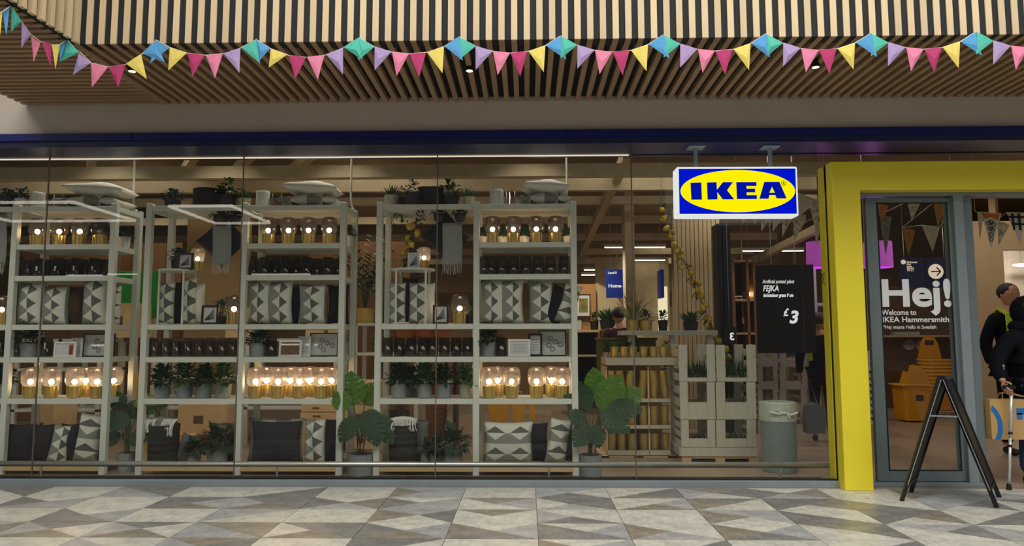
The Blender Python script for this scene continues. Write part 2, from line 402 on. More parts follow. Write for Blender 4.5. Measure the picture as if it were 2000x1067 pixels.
# ------------------------------------------------------------------ entrance
zpi = P(1700, 371, 6.34).z
xpi = P(1680, 371, 6.34).x
po = struct(empty('trim_portal'))
MB().bbox(xpo, xpi, 6.34, YG - .03, 0, zpt, .004).obj('jamb_panel', yellow, po)
MB().bbox(xpo + .004, 9.2, 6.342, YG - .03, zpi, zpt - .001, .004).obj('lintel_panel', yellow, po)
MB().box(xpo + .003, xpi, YG - .03, YG + .012, 0, zpt).obj('gap', gasket, po)
MB().bbox(xpo - .004, xpi, YG + .012, YG + .14, 0, zpt, .004).obj('inner_panel', yellow, po)
MB().box(xpo + .003, 9.2, YG - .03, YG + .14, zpi + .02, zpt - .01).obj('lintel_core', yellow, po)
# a wire loop handle on the inner return
lp = P(1607, 545, YG + .07)
MB().tube([(xpo - .01, YG + .05, lp.z + .05), (xpo - .03, YG + .06, lp.z + .04), (xpo - .02, YG + .07, lp.z), (xpo - .03, YG + .06, lp.z - .04), (xpo - .01, YG + .05, lp.z - .05)], .004).obj('wire_hook', gasket, po)
# frame of the doors
YD = 6.56
zdt = zpi
def px_x(px, py, Y): return P(px, py, Y).x
fr = struct(empty('trim_door_frame'))
xd0 = xpi - .01
xm0, xm1 = px_x(1878, 660, YD - .06), px_x(1917, 660, YD - .06)
zfr = P(1750, 385, YD).z
MB().bbox(xd0, 9.2, YD - .063, YD + .10, zfr, zdt + .01, .003).obj('head_bar', alu, fr)
MB().bbox(xm0, xm0 + (xm1 - xm0) * .5, YD - .06, YD + .12, 0, zfr, .003).obj('post', alu, fr)
MB().bbox(xm0 + (xm1 - xm0) * .5, xm1, YD - .035, YD + .12, 0, zfr, .003).obj('post', alu_d, fr)
MB().bbox(xd0, xm1 + .002, YD - .064, YD + .08, 0, P(1750, 941, YD).z, .003).obj('threshold', alu, fr)
MB().bbox(xd0, xd0 + .03, YD - .06, YD + .06, 0, zfr, .003).obj('side_strip', alu_d, fr)
# the sliding leaf
d1 = struct(empty('door_1'))
zl0, zl1 = P(1750, 940, YD).z, zfr - .012
xa = [px_x(1700, 660, YD), px_x(1722, 660, YD), px_x(1862, 660, YD), px_x(1879, 660, YD)]
MB().bbox(xa[0], xa[1], YD - .02, YD + .03, zl0, zl1, .003).obj('stile', alu_d, d1)
MB().bbox(xa[2], xa[3] + .02, YD - .02, YD + .03, zl0, zl1, .003).obj('stile', alu_d, d1)
MB().bbox(xa[1], xa[2], YD - .02, YD + .03, zl0, P(1790, 919, YD).z, .003).obj('rail', alu_d, d1)
zr1 = P(1790, 397, YD).z
MB().bbox(xa[1], xa[2], YD - .02, YD + .03, zr1, zl1, .003).obj('rail', alu_d, d1)
gk = MB()
zb1 = P(1790, 919, YD).z
for a, b, c_, d_ in ((xa[1], xa[1] + .008, zb1, zr1), (xa[2] - .008, xa[2], zb1, zr1), (xa[1], xa[2], zb1, zb1 + .008), (xa[1], xa[2], zr1 - .008, zr1)): gk.box(a, b, YD - .024, YD - .015, c_, d_)
gk.obj('gasket', gasket, d1)
MB().box(xa[1] + .002, xa[2] - .002, YD - .004, YD + .004, zb1, zr1).obj('pane', glass('door_glass', (.95, .96, .95), .02), d1)
vin = M('white_vinyl', (226, 232, 232), rough=.6, var=.02, emit=0)
def vinyl(body, px, py, pxw, size_px, bold, nm='lettering'):
    p = P(px, py, YD - .007)
    text(nm, body, m_(size_px, YD), vin, d1, p, .0004, bold, width=m_(pxw, YD))
vinyl('Hej!', 1720, 597.5, 132, 72, .010)
vinyl('Welcome to', 1722.5, 615.5, 66, 14.5, .0012)
vinyl('IKEA Hammersmith', 1723.5, 629.5, 126, 14.5, .0012)
vinyl('*Hej means Hello in Swedish', 1725, 642.5, 101, 10, .0003)

# ------------------------------------------------------------------ shop interior shell
YW = 17.0
fi = struct(MB().box(XW0 - 5, XW1 + 5, YG - .06, YW + .2, -.12, 0).obj('floor_shop', floorin))
MB().box(-9, xp1, 6.545, 6.92, .001, .006).obj('dark_mat', M('dark_brown_mat', (58, 46, 34), rough=.8), fi)  # strip of dark brown floor behind the glass
ZCE = 3.95
ce = struct(MB().box(XW0 - 5, XW1 + 5, YH + .12, YW + .2, ZCE, ZCE + .1).obj('ceiling', ceilin))
wb = struct(MB().box(XW0 - 5, XW1 + 5, YW, YW + .1, 0, ZCE).obj('wall_back', wallin))
struct(MB().box(XW0 - 5, XW0 - 4.9, YG, YW, 0, ZCE).obj('wall_left', wallin))
struct(MB().box(XW1 + 4.9, XW1 + 5, YG, YW, 0, ZCE).obj('wall_right', wallin))
# ceiling beams and light lines
for (Y, py, h, t) in ((7.9, 345, .14, .1), (9.3, 373, .16, .1), (10.6, 400, .12, .1), (11.8, 437, .12, .1), (13.2, 470, .12, .1), (14.6, 498, .12, .1), (15.8, 516, .12, .1)):
    z = P(900, py, Y).z
    MB().box(XW0 - 4.8, 4.6 if Y > 8 else 9, Y, Y + t, z, z + h).obj('beam', beam_m, ce)
p0, p1 = P(1226, 300, 8.3), P(1130, 505, 15.5)
MB().bar(p0, p1, .11, .14).obj('beam', beam_m, ce)
p0, p1 = P(1650, 420, 8.3), P(1400, 545, 15)
MB().bar(p0, p1, .09, .1).obj('beam', beam_m, ce)
for px, py in ((180, 340), (520, 330), (650, 316), (400, 318)):
    a = P(px, py, 8.0); MB().bar((a.x, 8.0, 3.6), (a.x - 1.6, 10.5, 3.6), .12, .1).obj('beam', beam_m, ce)
led = emitter('led_strip', (255, 236, 200), 5)
for i, (Y, py, xa_, xb_) in enumerate(((12.2, 483, 1180, 1300), (13.0, 508, 1225, 1300), (14.2, 527, 1140, 1225), (15.2, 537, 1135, 1215), (14.0, 524, 1440, 1560), (13.0, 490, 1450, 1570), (15, 540, 1440, 1530))):
    a, b = P(xa_, py, Y), P(xb_, py, Y)
    t = tag(empty('linear_ceiling_light', (0, 0, 0)), 'thin linear ceiling light, %s counted from the shop window inwards, far inside' % ORD[i], 'ceiling light', 'thin linear lights under the shop ceiling')
    MB().box(a.x, b.x, Y - .03, Y + .03, a.z, a.z + .05).obj('housing', white_p, t)
    MB().box(a.x + .01, b.x - .01, Y - .02, Y + .02, a.z - .012, a.z).obj('diffuser', led, t)
    for xx in (a.x + .1, b.x - .1): MB().cyl((xx, Y, a.z + .05), (xx, Y, ZCE), .004, n=5).obj('suspension_wire', white_p, t)
# LED profile along the head of the glass
a, b = P(0, 300, YG + .07), P(1228, 300, YG + .07)
t = tag(empty('window_strip_light'), 'long thin strip light along the head of the shop window', 'strip light')
MB().box(-9, b.x, YG + .05, YG + .09, zgt - .002, zgt + .03).obj('housing', alu_d, t)
MB().box(-9, b.x, YG + .055, YG + .085, zgt - .008, zgt - .002).obj('diffuser', emitter('head_strip', (255, 236, 208), .9), t)
lb = struct(MB().box(-9, 9, YG + .1, YG + .16, zgt - .0, ZCE).obj('wall_bulkhead', navy))
# handrail inside the glass
YR = 6.66
zr = P(800, 907.5, YR).z
hr = tag(empty('handrail'), 'long low brushed steel rail running behind the shop glass', 'handrail')
ra, rb = P(-60, 907, YR).x - 2.2, P(1627, 907, YR).x
MB().cyl((ra, YR, zr), (rb, YR, zr), m_(5.2, YR), n=14).obj('tube', steel, hr, smooth=True)
for px in (-340, 80, 541, 1072, 1524):
    xx = P(px, 920, YR).x
    MB().cyl((xx, YR, 0), (xx, YR, zr), .011, n=8).cyl((xx, YR, 0), (xx, YR, .01), .03, n=10).obj('support_post', steel, hr)
# ------------------------------------------------------------------ shelving
def X(px, py, Y): return P(px, py, Y).x
def zrow(py): return P(570, py, YS).z
ZT = [zrow(400.5), zrow(475), zrow(537), zrow(633.4), zrow(697.5), zrow(779.4), zrow(911)]     # top faces of the shelves
SH = m_(10.5, YS)
PW = m_(12, YS)
def unit(name_label, pxs, kinds):
    xs = [X(p, 640, YS) for p in pxs]
    u = thing('shelving_unit', name_label, 'shelving unit', (xs[0], YS, 0), group='white metal shelving units in the shop window')
    ox = xs[0]; dpt = YB - YS
    for x in xs:
        for y in (0, dpt - PW):
            MB().bbox(x - ox - PW / 2, x - ox + PW / 2, y, y + PW, 0, ZT[0] + .025, .004).obj('post', white_p, u)
    for i, k in enumerate(kinds):
        a, b = xs[i] - ox + PW / 2, xs[i + 1] - ox - PW / 2
        for j in ((0, 1, 2, 3, 4, 5, 6) if k == 'lamp' else (0, 3, 4, 5, 6)):
            mat = pale if j == 6 else white_p
            s = MB().bbox(a, b, .008, .03, ZT[j] - SH, ZT[j], .002).box(a, b, .03, dpt - .03, ZT[j] - .022, ZT[j] - .004).box(a, b, dpt - .03, dpt - .012, ZT[j] - SH, ZT[j])
            s.obj('shelf', mat, u)
            if j < 6 and j != 0:
                for xx in (a - .012, b + .012 - .024):
                    MB().box(xx, xx + .024, PW, dpt - PW, ZT[j] - SH, ZT[j]).obj('bracket', white_p, u)
    for x in (xs[0], xs[-1]):
        MB().bbox(x - ox - PW / 2 + .006, x - ox + PW / 2 - .006, PW, dpt - PW, ZT[0] - SH, ZT[0], .003).obj('side_rail', white_p, u)
    # thin conduit from the ceiling to the last rear post
    return u, xs
uA, xA = unit('white two-bay shelving unit by the green panel, cut by the edge of the photo', (-176, 16, 211), ('open', 'lamp'))
uB, xB = unit('white two-bay shelving unit standing in the middle of the window display', (281, 471, 666), ('open', 'lamp'))
uC, xC = unit('white two-bay shelving unit beside the gold pot display', (738, 930, 1122), ('open', 'lamp'))
for nm, (pxc, x) in zip(('unit by the green panel', 'middle shelving unit', 'unit beside the gold pots'), ((262, xA[2]), (686, xB[2]), (1107, xC[2]))):
    xx = X(pxc, 350, YB - .05)
    c = tag(empty('power_conduit', (xx, YB - .05, 0)), 'white cable conduit dropping from the ceiling onto the %s' % nm, 'conduit')
    MB().tube([(0, 0, 3.9), (0, 0, 2.78), (.005, 0, 2.72), (.02, .0, 2.66)], .011, 8).obj('pipe', M('bright_white_paint', (240, 240, 235), rough=.4), c)
    MB().box(.0, .04, -.02, .02, 2.62, 2.67).obj('junction_box', white_p, c)
BAY = {'A0': ('the photo-edge open bay', 0), 'A1': ('the green-panel lamp bay', 0), 'B0': ('the middle open bay', 0),
       'B1': ('the middle lamp bay', 0), 'C0': ('the gold-pot open bay', 0), 'C1': ('the gold-pot lamp bay', 0)}
def bay(k): return BAY[k][0]

# ---- lamps
brass = M('brass', (216, 188, 112), rough=.34, metal=.85, var=.05)
bulb_m = emitter('warm_bulb', (255, 224, 176), 60)
bulb_off = M('unlit_bulb', (235, 230, 215), rough=.2)
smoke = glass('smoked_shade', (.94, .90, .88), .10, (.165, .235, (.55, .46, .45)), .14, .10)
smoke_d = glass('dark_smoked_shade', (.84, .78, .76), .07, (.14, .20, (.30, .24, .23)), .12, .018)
def make_lamp(lit=True, dark=False):
    u = empty('table_lamp')
    s = MB(); s.lathe([(.0, 0), (.054, 0), (.055, .004), (.055, .108), (.058, .116), (.05, .116), (.02, .112), (.0, .112)], 20)
    s.obj('base', brass, u, smooth=False)
    s = MB()
    for i in range(6):
        t = PI / 3 * i + .3; s.bar((.056 * math.cos(t), .056 * math.sin(t), .004), (.063 * math.cos(t), .063 * math.sin(t), .116), .012, .012)
    s.obj('base_fin', brass, u)
    MB().cyl((0, 0, .112), (0, 0, .130), .016, n=10).obj('socket', brass, u)
    b = MB().sph((0, 0, .157), .026, 10).obj('bulb', bulb_m if lit else bulb_off, u, smooth=True)
    s = MB(); s.lathe([(.036, .112), (.060, .117), (.077, .134), (.085, .160), (.0865, .20), (.085, .250), (.078, .276), (.062, .292), (.03, .298), (.001, .299)], 36, rib=.010)
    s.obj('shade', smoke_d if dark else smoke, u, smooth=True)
    s = MB(); s.tube([(.05, .02, .01), (.075, .05, .006), (.09, .09, .005), (.08, .14, .005)], .003, 5); s.obj('cord', white_m, u)
    return u
def lamp(px, py, Y, z, label, lit=True, dark=False, sc=1.):
    return inst('lamp%d%d' % (lit, dark), lambda: make_lamp(lit, dark), label, 'table lamp', (X(px, py, Y), Y, z), R.uniform(-.4, .4), sc, 'smoked glass table lamps on the shelving')
YL = YS + .13
for k, pxs in (('A1', (73.5, 116, 156, 195)), ('B1', (524, 563.5, 602.5, 643)), ('C1', (962, 1002.6, 1047.6, 1085))):
    for i, px in enumerate(pxs):
        off = (k == 'A1' and i == 3)
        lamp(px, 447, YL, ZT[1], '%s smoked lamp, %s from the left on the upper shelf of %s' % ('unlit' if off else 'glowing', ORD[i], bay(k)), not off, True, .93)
for k, fr_, rear in (('A1', (59.6, 100.4, 145.7, 189.7), (168, 222)), ('B1', (499, 543, 585, 627.4), (520, 567, 604.4, 648)), ('C1', (955, 999.5, 1048, 1098), (972, 1077))):
    for i, px in enumerate(fr_): lamp(px, 749, YL, ZT[5], 'glowing clear-bottomed lamp, %s of the front row, lower shelf of %s' % (ORD[i], bay(k)))
    for i, px in enumerate(rear): lamp(px, 746, YL + .17, ZT[5], 'glowing lamp, %s of the rear row, lower shelf of %s' % (ORD[i], bay(k)))

# ---- glassware
dark_gl = glass('dark_tumbler_glass', (.50, .49, .46), .06)
vase_gl = glass('brown_vase_glass', (.60, .56, .52), .06)
clear_gl = glass('clear_vase_glass', (.82, .82, .80), .06)
def make_vase(w, h, mat, nm='glass_vase', taper=1.):
    def f():
        s = MB(); s.lathe([(.001, 0), (w / 2 * taper, 0), (w / 2 * taper, .012), (w / 2, h), (w / 2 - .003, h), (w / 2 * taper - .004, .014), (.001, .014)], 18); return s.obj(nm, mat, smooth=True)
    return f
for k, pxs in (('A1', [58 + i * 18.2 for i in range(9)]), ('B1', [497 + i * 20.5 for i in range(9)]), ('C1', (945, 959, 980, 1003, 1027, 1051, 1075, 1102))):
    for i, px in enumerate(pxs):
        Y = YL if (k == 'C1' or i % 2) else YL + .12
        inst('tumbler' + k[0] * (k == 'C1'), make_vase(.115, .185, glass('grey_tumbler_glass', (.66, .66, .63), .06) if k == 'C1' else dark_gl, 'glass_tumbler', 1.1), 'smoked glass vase, %s from the left on the second shelf of %s' % (ORD[i], bay(k)), 'vase', (X(px, 515, Y), Y, ZT[2]), 0, 1, 'dark smoked vases on the second shelf')
for k, pxs in (('B0', (300, 322.6, 344, 366.6, 389, 411, 433.5, 455)), ('C0', (757, 780, 803.6, 826, 845, 868, 891, 913.6)), ('A0', (-20, 2))):
    for i, px in enumerate(pxs):
        inst('vase', make_vase(.105, .185, vase_gl, 'glass_vase', 1.04), 'brownish glass vase with thick base, %s from the left in %s' % (ORD[i], bay(k)), 'vase', (X(px, 680, YL), YL, ZT[4]), 0, 1, 'brownish glass vases in the open bays')
for k, px in (('A1', 91), ('A1b', 30), ('B1', 530), ('C1', 979)):
    inst('vase', None, 'single brownish glass vase beside the grey %s in %s' % ('post' if k == 'A1b' else 'planter', bay(k[:2])), 'vase', (X(px, 680, YL), YL, ZT[4]), 0, 1., 'brownish glass vases in the lamp bays')

# ---- picture frames
def frame(px0, px1, py0, py1, Y, z, fmat, art, label, lean=.06, bw=.1, name='picture_frame'):
    w, h = m_(px1 - px0, Y), m_(py1 - py0, Y)
    t = thing(name, label, 'picture frame', (X((px0 + px1) / 2, (py0 + py1) / 2, Y), Y, z)); t.rotation_euler = (-lean, 0, 0)
    b = bw * min(w, h); s = MB()
    s.bbox(-w / 2, -w / 2 + b, 0, .022, 0, h, .002).bbox(w / 2 - b, w / 2, 0, .022, 0, h, .002).bbox(-w / 2 + b, w / 2 - b, 0, .022, 0, b, .002).bbox(-w / 2 + b, w / 2 - b, 0, .022, h - b, h, .002)
    s.obj('frame_edge', fmat, t)
    MB().box(-w / 2 + b, w / 2 - b, .010, .018, b, h - b).obj('mount_board', M('art_paper', (222, 224, 220), rough=.8, var=.02), t)
    ink = M('art_ink', (40, 42, 42), rough=.8); s = MB()
    iw, ih = w - 2 * b, h - 2 * b
    if art == 'blossom':
        rr = random.Random(int(px0))
        for (u, v) in ((.42, .70), (.62, .56), (.36, .42), (.82, .45), (.5, .25)):
            cx, cz = -iw / 2 + u * iw, b + v * ih
            for q in range(9):
                a = q * 2 * PI / 9; r0 = .10 * ih
                s.prism([(cx + math.cos(a) * .01, cz + math.sin(a) * .01), (cx + math.cos(a - .22) * r0, cz + math.sin(a - .22) * r0), (cx + math.cos(a) * r0 * 1.35, cz + math.sin(a) * r0 * 1.35), (cx + math.cos(a + .22) * r0, cz + math.sin(a + .22) * r0)], .008, .0102)
        s.obj('print', ink, t)
    elif art == 'leaf':
        for q in range(7):
            u = q / 6.; s.prism([(-iw * .38, b + ih * (.12 + .1 * u)), (-iw * .38 + iw * .12 * u, b + ih * (.18 + .1 * u)), (iw * (.36 - .1 * u), b + ih * (.30 + .62 * u)), (iw * (.38 - .1 * u), b + ih * (.25 + .62 * u))], .008, .0102)
        s.obj('print', ink, t)
    elif art == 'photo':
        s.box(-iw / 2, iw / 2, .0085, .0102, b, b + ih); s.obj('print', M('brown_photo', (120, 92, 60), rough=.5, var=.4, scale=14, stretch=(1, 1, 4)), t)
    elif art == 'red':
        s.box(iw * .2, iw * .42, .0085, .0102, b + ih * .05, b + ih * .9); s.obj('print', M('red_print', (180, 40, 30), rough=.5, var=.5, scale=20), t)
    elif art == 'land':
        s.box(-iw * .36, iw * .36, .0085, .0102, b + ih * .16, b + ih * .84); s.obj('print', M('garden_print', (130, 120, 50), rough=.6, var=.6, scale=9), t)
    else:
        for q in range(5): s.box(-iw * .34, iw * .34, .0085, .0102, b + ih * (.2 + .14 * q), b + ih * (.235 + .14 * q))
        s.obj('print', M('grey_ink', (150, 154, 150), rough=.7), t)
    MB().box(-.02, .02, .022, .07, 0, .012).bar((0, .024, h * .6), (0, .085, .008), .03, .006).obj('easel_back', fmat, t)
    MB().box(-w / 2 + b, w / 2 - b, .003, .005, b, h - b).obj('glazing', glass('picture_glass', (.97, .97, .97), .03), t)
    return t
for k, a in (('A1', (103.6, 148, 667, 137, 159, 660, 160, 223, 652)), ('B1', (544, 588.5, 664.6, 581, 606, 657.6, 604, 660, 651)), ('C1', (992.5, 1035.5, 663.7, 1032, 1059, 653, 1052, 1106, 647))):
    frame(a[6], a[7], a[8], 697, YS + .20, ZT[4], black_m, 'blossom', 'black framed print of dark blossoms in %s' % bay(k), bw=.045)
    frame(a[3], a[4], a[5], 697, YS + .14, ZT[4], black_m if k == 'C1' else white_m, 'lines', 'narrow %s frame between two others in %s' % ('black' if k == 'C1' else 'white', bay(k)), bw=.14)
    frame(a[0], a[1], a[2], 697, YS + .08, ZT[4], white_m, {'A1': 'red', 'B1': 'photo', 'C1': 'lines'}[k], 'white framed %s before the blossom print in %s' % ({'A1': 'red-striped picture', 'B1': 'brown photograph', 'C1': 'pale card'}[k], bay(k)), bw=.12)

# ---- cushions
def cushion_mat(name, rot):
    if name in MC: return MC[name]
    m = bpy.data.materials.new(name); MC[name] = m; m.use_nodes = True; nt = m.node_tree; b = nt.nodes['Principled BSDF']; b.inputs['Roughness'].default_value = .95; b.inputs['Specular IOR Level'].default_value = .1
    uv = N(nt, 'ShaderNodeUVMap'); sp = N(nt, 'ShaderNodeSeparateXYZ'); nt.links.new(uv.outputs[0], sp.inputs[0])
    def mth(op, a, bb=None):
        n = N(nt, 'ShaderNodeMath', operation=op)
        for i, v in enumerate((a, bb)):
            if v is None: continue
            if isinstance(v, (int, float)): n.inputs[i].default_value = v
            else: nt.links.new(v, n.inputs[i])
        return n.outputs[0]
    U, V = (sp.outputs['X'], sp.outputs['Y']) if not rot else (sp.outputs['Y'], sp.outputs['X'])
    fx = mth('SUBTRACT', mth('FRACT', mth('MULTIPLY', U, 2.0)), .5); fy = mth('SUBTRACT', mth('FRACT', mth('ADD', mth('MULTIPLY', V, 3.0 if not rot else 2.0), .0)), .5)
    dia = mth('LESS_THAN', mth('ADD', mth('MULTIPLY', mth('ABSOLUTE', fx), 1.0), mth('MULTIPLY', mth('ABSOLUTE', fy), .78)), .33)
    side = mth('GREATER_THAN', fx, 0.0)
    def mix(f, a, bb):
        n = N(nt, 'ShaderNodeMixRGB')
        nt.links.new(f, n.inputs[0])
        for i, v in ((1, a), (2, bb)):
            if isinstance(v, tuple): n.inputs[i].default_value = v
            else: nt.links.new(v, n.inputs[i])
        return n.outputs[0]
    L_, Md, Dk = (*lin((212, 212, 198)), 1), (*lin((136, 140, 132)), 1), (*lin((96, 100, 96)), 1)
    col = mix(dia, mix(side, Md, L_), mix(side, L_, Dk))
    nt.links.new(col, b.inputs['Base Color']); return m
pat, pat_r = cushion_mat('cushion_pattern', False), cushion_mat('cushion_pattern_turned', True)
dark_c = M('charcoal_fabric', (48, 48, 52), rough=.95, var=.12, scale=40, spec=.1)
navy_c = M('black_fabric', (34, 35, 42), rough=.95, var=.12, scale=40, spec=.1)
light_c = M('grey_linen', (226, 224, 210), rough=.95, var=.06, scale=60, spec=.1)
grey_c = M('mid_grey_linen', (128, 132, 126), rough=.95, var=.08, scale=50, spec=.1)
def make_cushion(w, h, t, mat, n=14, wob=0.):
    """pillow in the x-z plane, base at z=0, pinched corners, fuller middle"""
    rr = random.Random(int(w * 1000 + h * 77)); s = MB(); uv = []
    for side in (-1, 1):
        o = len(s.v)
        for j in range(n + 1):
            for i in range(n + 1):
                u, v = 2 * i / n - 1, 2 * j / n - 1
                x = u * w / 2 * (1 - .09 * (1 - v * v) * abs(u)); z = v * h / 2 * (1 - .07 * (1 - u * u) * abs(v))
                th = t / 2 * (max(0, (1 - u * u) * (1 - v * v))) ** .42
                th *= 1 + wob * (math.sin(5 * u + 2 * v) + math.sin(4 * v - 3 * u + 1)) * .5
                s.v.append((x, side * th, z + h / 2)); uv.append((((u + 1) / 2) if w / h > .8 else .25 + u * .5 * w / h * .8, (v + 1) / 2))
        for j in range(n):
            for i in range(n):
                a = o + j * (n + 1) + i; f = (a, a + 1, a + n + 2, a + n + 1)
                s.f.append(f if side < 0 else f[::-1])
    s.uv = uv
    bm = None
    me = s.mesh('cushion', mat, True)
    bm = bmesh.new(); bm.from_mesh(me); bmesh.ops.remove_doubles(bm, verts=bm.verts[:], dist=1e-5); bm.to_mesh(me); bm.free()
    o = bpy.data.objects.new('cushion', me); COL.objects.link(o); return o
def cushion(px0, px1, py0, py1, Y, mat, label, t=.13, rot=(0, 0, 0), group=None, z=None, wob=.12, w=None):
    ww = w or m_(px1 - px0, Y); h = m_(py1 - py0, Y)
    o = make_cushion(ww, h, t, mat, 14, wob)
    o.rotation_euler = rot; pz = P((px0 + px1) / 2, py1, Y).z if z is None else z
    o.location = (X((px0 + px1) / 2, (py0 + py1) / 2, Y), Y, pz)
    return tag(o, label, 'cushion', group)
zs = ZT[3]; Yc = YS + .14; GP = 'cushions standing on the shelving'
cushion(34, 88, 549, 634, Yc, pat, 'diamond patterned grey cushion nearest the post in %s' % bay('A1'), group=GP, z=zs)
cushion(80, 137, 556, 634, Yc + .04, pat, 'diamond patterned grey cushion second in the row in %s' % bay('A1'), group=GP, z=zs)
cushion(124, 172, 556, 634, Yc + .10, M('amber_brown_fabric', (62, 44, 22), rough=.9, var=.5, scale=16), 'dark brown cushion between patterned cushions in %s' % bay('A1'), group=GP, z=zs)
cushion(161, 210, 552, 646, Yc, pat, 'diamond patterned cushion drooping over the shelf edge in %s' % bay('A1'), group=GP, z=zs, w=.25)
cushion(205, 236, 556, 634, Yc + .1, pat, 'pale patterned cushion behind the right post in %s' % bay('A1'), group=GP, z=zs)
cushion(483, 574, 547, 634, Yc, pat, 'wide diamond patterned grey cushion in %s' % bay('B1'), .15, group=GP, z=zs)
cushion(560, 600, 558, 634, Yc + .1, navy_c, 'black cushion behind the wide patterned one in %s' % bay('B1'), group=GP, z=zs)
cushion(583, 640, 554, 634, Yc, pat, 'crumpled folded patterned cushion in %s' % bay('B1'), .16, group=GP, z=zs, wob=.4)
cushion(640, 682, 556, 634, Yc + .04, navy_c, 'black rounded cushion by the end post in %s' % bay('B1'), .1, group=GP, z=zs)
cushion(938, 1024, 546, 633, Yc, pat, 'wide diamond patterned grey cushion in %s' % bay('C1'), .15, group=GP, z=zs)
cushion(1032, 1080, 548, 633, Yc + .02, pat, 'narrow patterned cushion second from the left in %s' % bay('C1'), group=GP, z=zs)
cushion(1056, 1092, 556, 633, Yc + .02, navy_c, 'black cushion leaning between patterned ones in %s' % bay('C1'), group=GP, z=zs, rot=(0, .35, 0))
cushion(1080, 1116, 550, 633, Yc - .03, pat_r, 'tilted patterned cushion against the end post in %s' % bay('C1'), .11, group=GP, z=zs, rot=(0, .32, .25))
# under the small tables
for k, L in (('B0', ((309, 342, 549, pat, 'patterned cushion first in the row'), (338, 362, 548, navy_c, 'black cushion second in the row'), (357, 384, 540, pat, 'tall patterned cushion third in the row'), (376, 400, 552, light_c, 'pale cushion last in the row'))),
             ('C0', ((760, 793, 552, pat, 'patterned cushion first in the row'), (786, 818, 541, navy_c, 'black pointed cushion second in the row'), (798, 834, 551, pat, 'patterned cushion third in the row'), (826, 850, 552, light_c, 'pale cushion last in the row')))):
    for i, (a, b, c, mt, lb_) in enumerate(L): cushion(a, b, c, 634, YS + .2 + (.05 if i % 2 else 0), mt, lb_ + ' under the round table in ' + bay(k), .11, group=GP, z=zs)
# bottom level
zb = ZT[6]; GB = 'cushions at the foot of the shelving'
cushion(490, 590, 820, 902, Yc, dark_c, 'large charcoal cushion with patterned edge at the foot of %s' % bay('B1'), .16, group=GB, z=zb, wob=.05)
cushion(484, 594, 816, 900, Yc + .10, pat, 'patterned cushion mostly hidden behind the large charcoal one', .14, group=GB, z=zb)
cushion(595, 636, 812, 898, Yc, pat, 'folded patterned cushion with a light diamond at the foot of %s' % bay('B1'), .16, group=GB, z=zb, wob=.3)
cushion(628, 672, 816, 900, Yc + .06, navy_c, 'black cushion by the end post at the foot of %s' % bay('B1'), .13, group=GB, z=zb)
cushion(612, 640, 800, 880, Yc + .14, M('taupe_fabric', (110, 96, 76), rough=.95), 'taupe cushion poking up behind the folded patterned one', .1, group=GB, z=zb)
cushion(943, 1041, 818, 899, Yc, pat_r, 'large cushion with turned diamond pattern at the foot of %s' % bay('C1'), .17, group=GB, z=zb, wob=.05)
cushion(1026, 1070, 824, 900, Yc + .08, navy_c, 'black cushion beside the turned patterned one', .13, group=GB, z=zb)
cushion(1062, 1104, 812, 899, Yc, pat_r, 'leaning patterned cushion with a light diamond at the foot of %s' % bay('C1'), .13, rot=(0, .16, .2), group=GB, z=zb, wob=.25)
cushion(1084, 1124, 822, 900, Yc + .09, navy_c, 'black cushion at the end post at the foot of %s' % bay('C1'), .13, group=GB, z=zb)
cushion(14, 70, 826, 902, Yc, dark_c, 'charcoal cushion first at the foot of %s' % bay('A1'), .16, group=GB, z=zb, wob=.05)
cushion(52, 108, 828, 902, Yc + .05, dark_c, 'charcoal cushion second at the foot of %s' % bay('A1'), .16, group=GB, z=zb, wob=.05)
cushion(94, 128, 826, 900, Yc, pat, 'narrow patterned cushion seen edge on at the foot of %s' % bay('A1'), .1, rot=(0, .16, .5), group=GB, z=zb)
cushion(118, 156, 828, 902, Yc + .08, dark_c, 'charcoal cushion between two patterned ones at the foot of %s' % bay('A1'), .14, group=GB, z=zb)
cushion(144, 190, 805, 902, Yc, pat_r, 'leaning patterned cushion with two diamonds at the foot of %s' % bay('A1'), .12, rot=(0, .13, .15), group=GB, z=zb)
cushion(172, 212, 826, 902, Yc + .08, dark_c, 'charcoal cushion beside the post at the foot of %s' % bay('A1'), .14, group=GB, z=zb)
# flat stacks on top of the units
for k, (a, b, c, d, e, px0, px1) in (('A1', (138, 257, 338, 372, 396, 118, 252)), ('B1', (556, 666, 343, 372, 399, 548, 672)), ('C1', (1018, 1110, 343, 366, 399, 1009, 1116))):
    w = m_(px1 - px0, YS + .25)
    ob = make_cushion(w, .42, .15, pat, 14, .2); ob.location = (X((px0 + px1) / 2, 385, YS + .25), YS + .46, ZT[0] + .07); ob.rotation_euler = (PI / 2, 0, 0)
    tag(ob, 'patterned cushion lying flat on top of %s' % bay(k), 'cushion', 'cushions stacked on top of the units')
    w = m_(b - a, YS + .25)
    ob = make_cushion(w, .40, .15, light_c, 14, .15); ob.location = (X((a + b) / 2, 355, YS + .25), YS + .45, ZT[0] + .205); ob.rotation_euler = (PI / 2, .05, .04)
    tag(ob, 'pale plain cushion lying on a patterned one on top of %s' % bay(k), 'cushion', 'cushions stacked on top of the units')
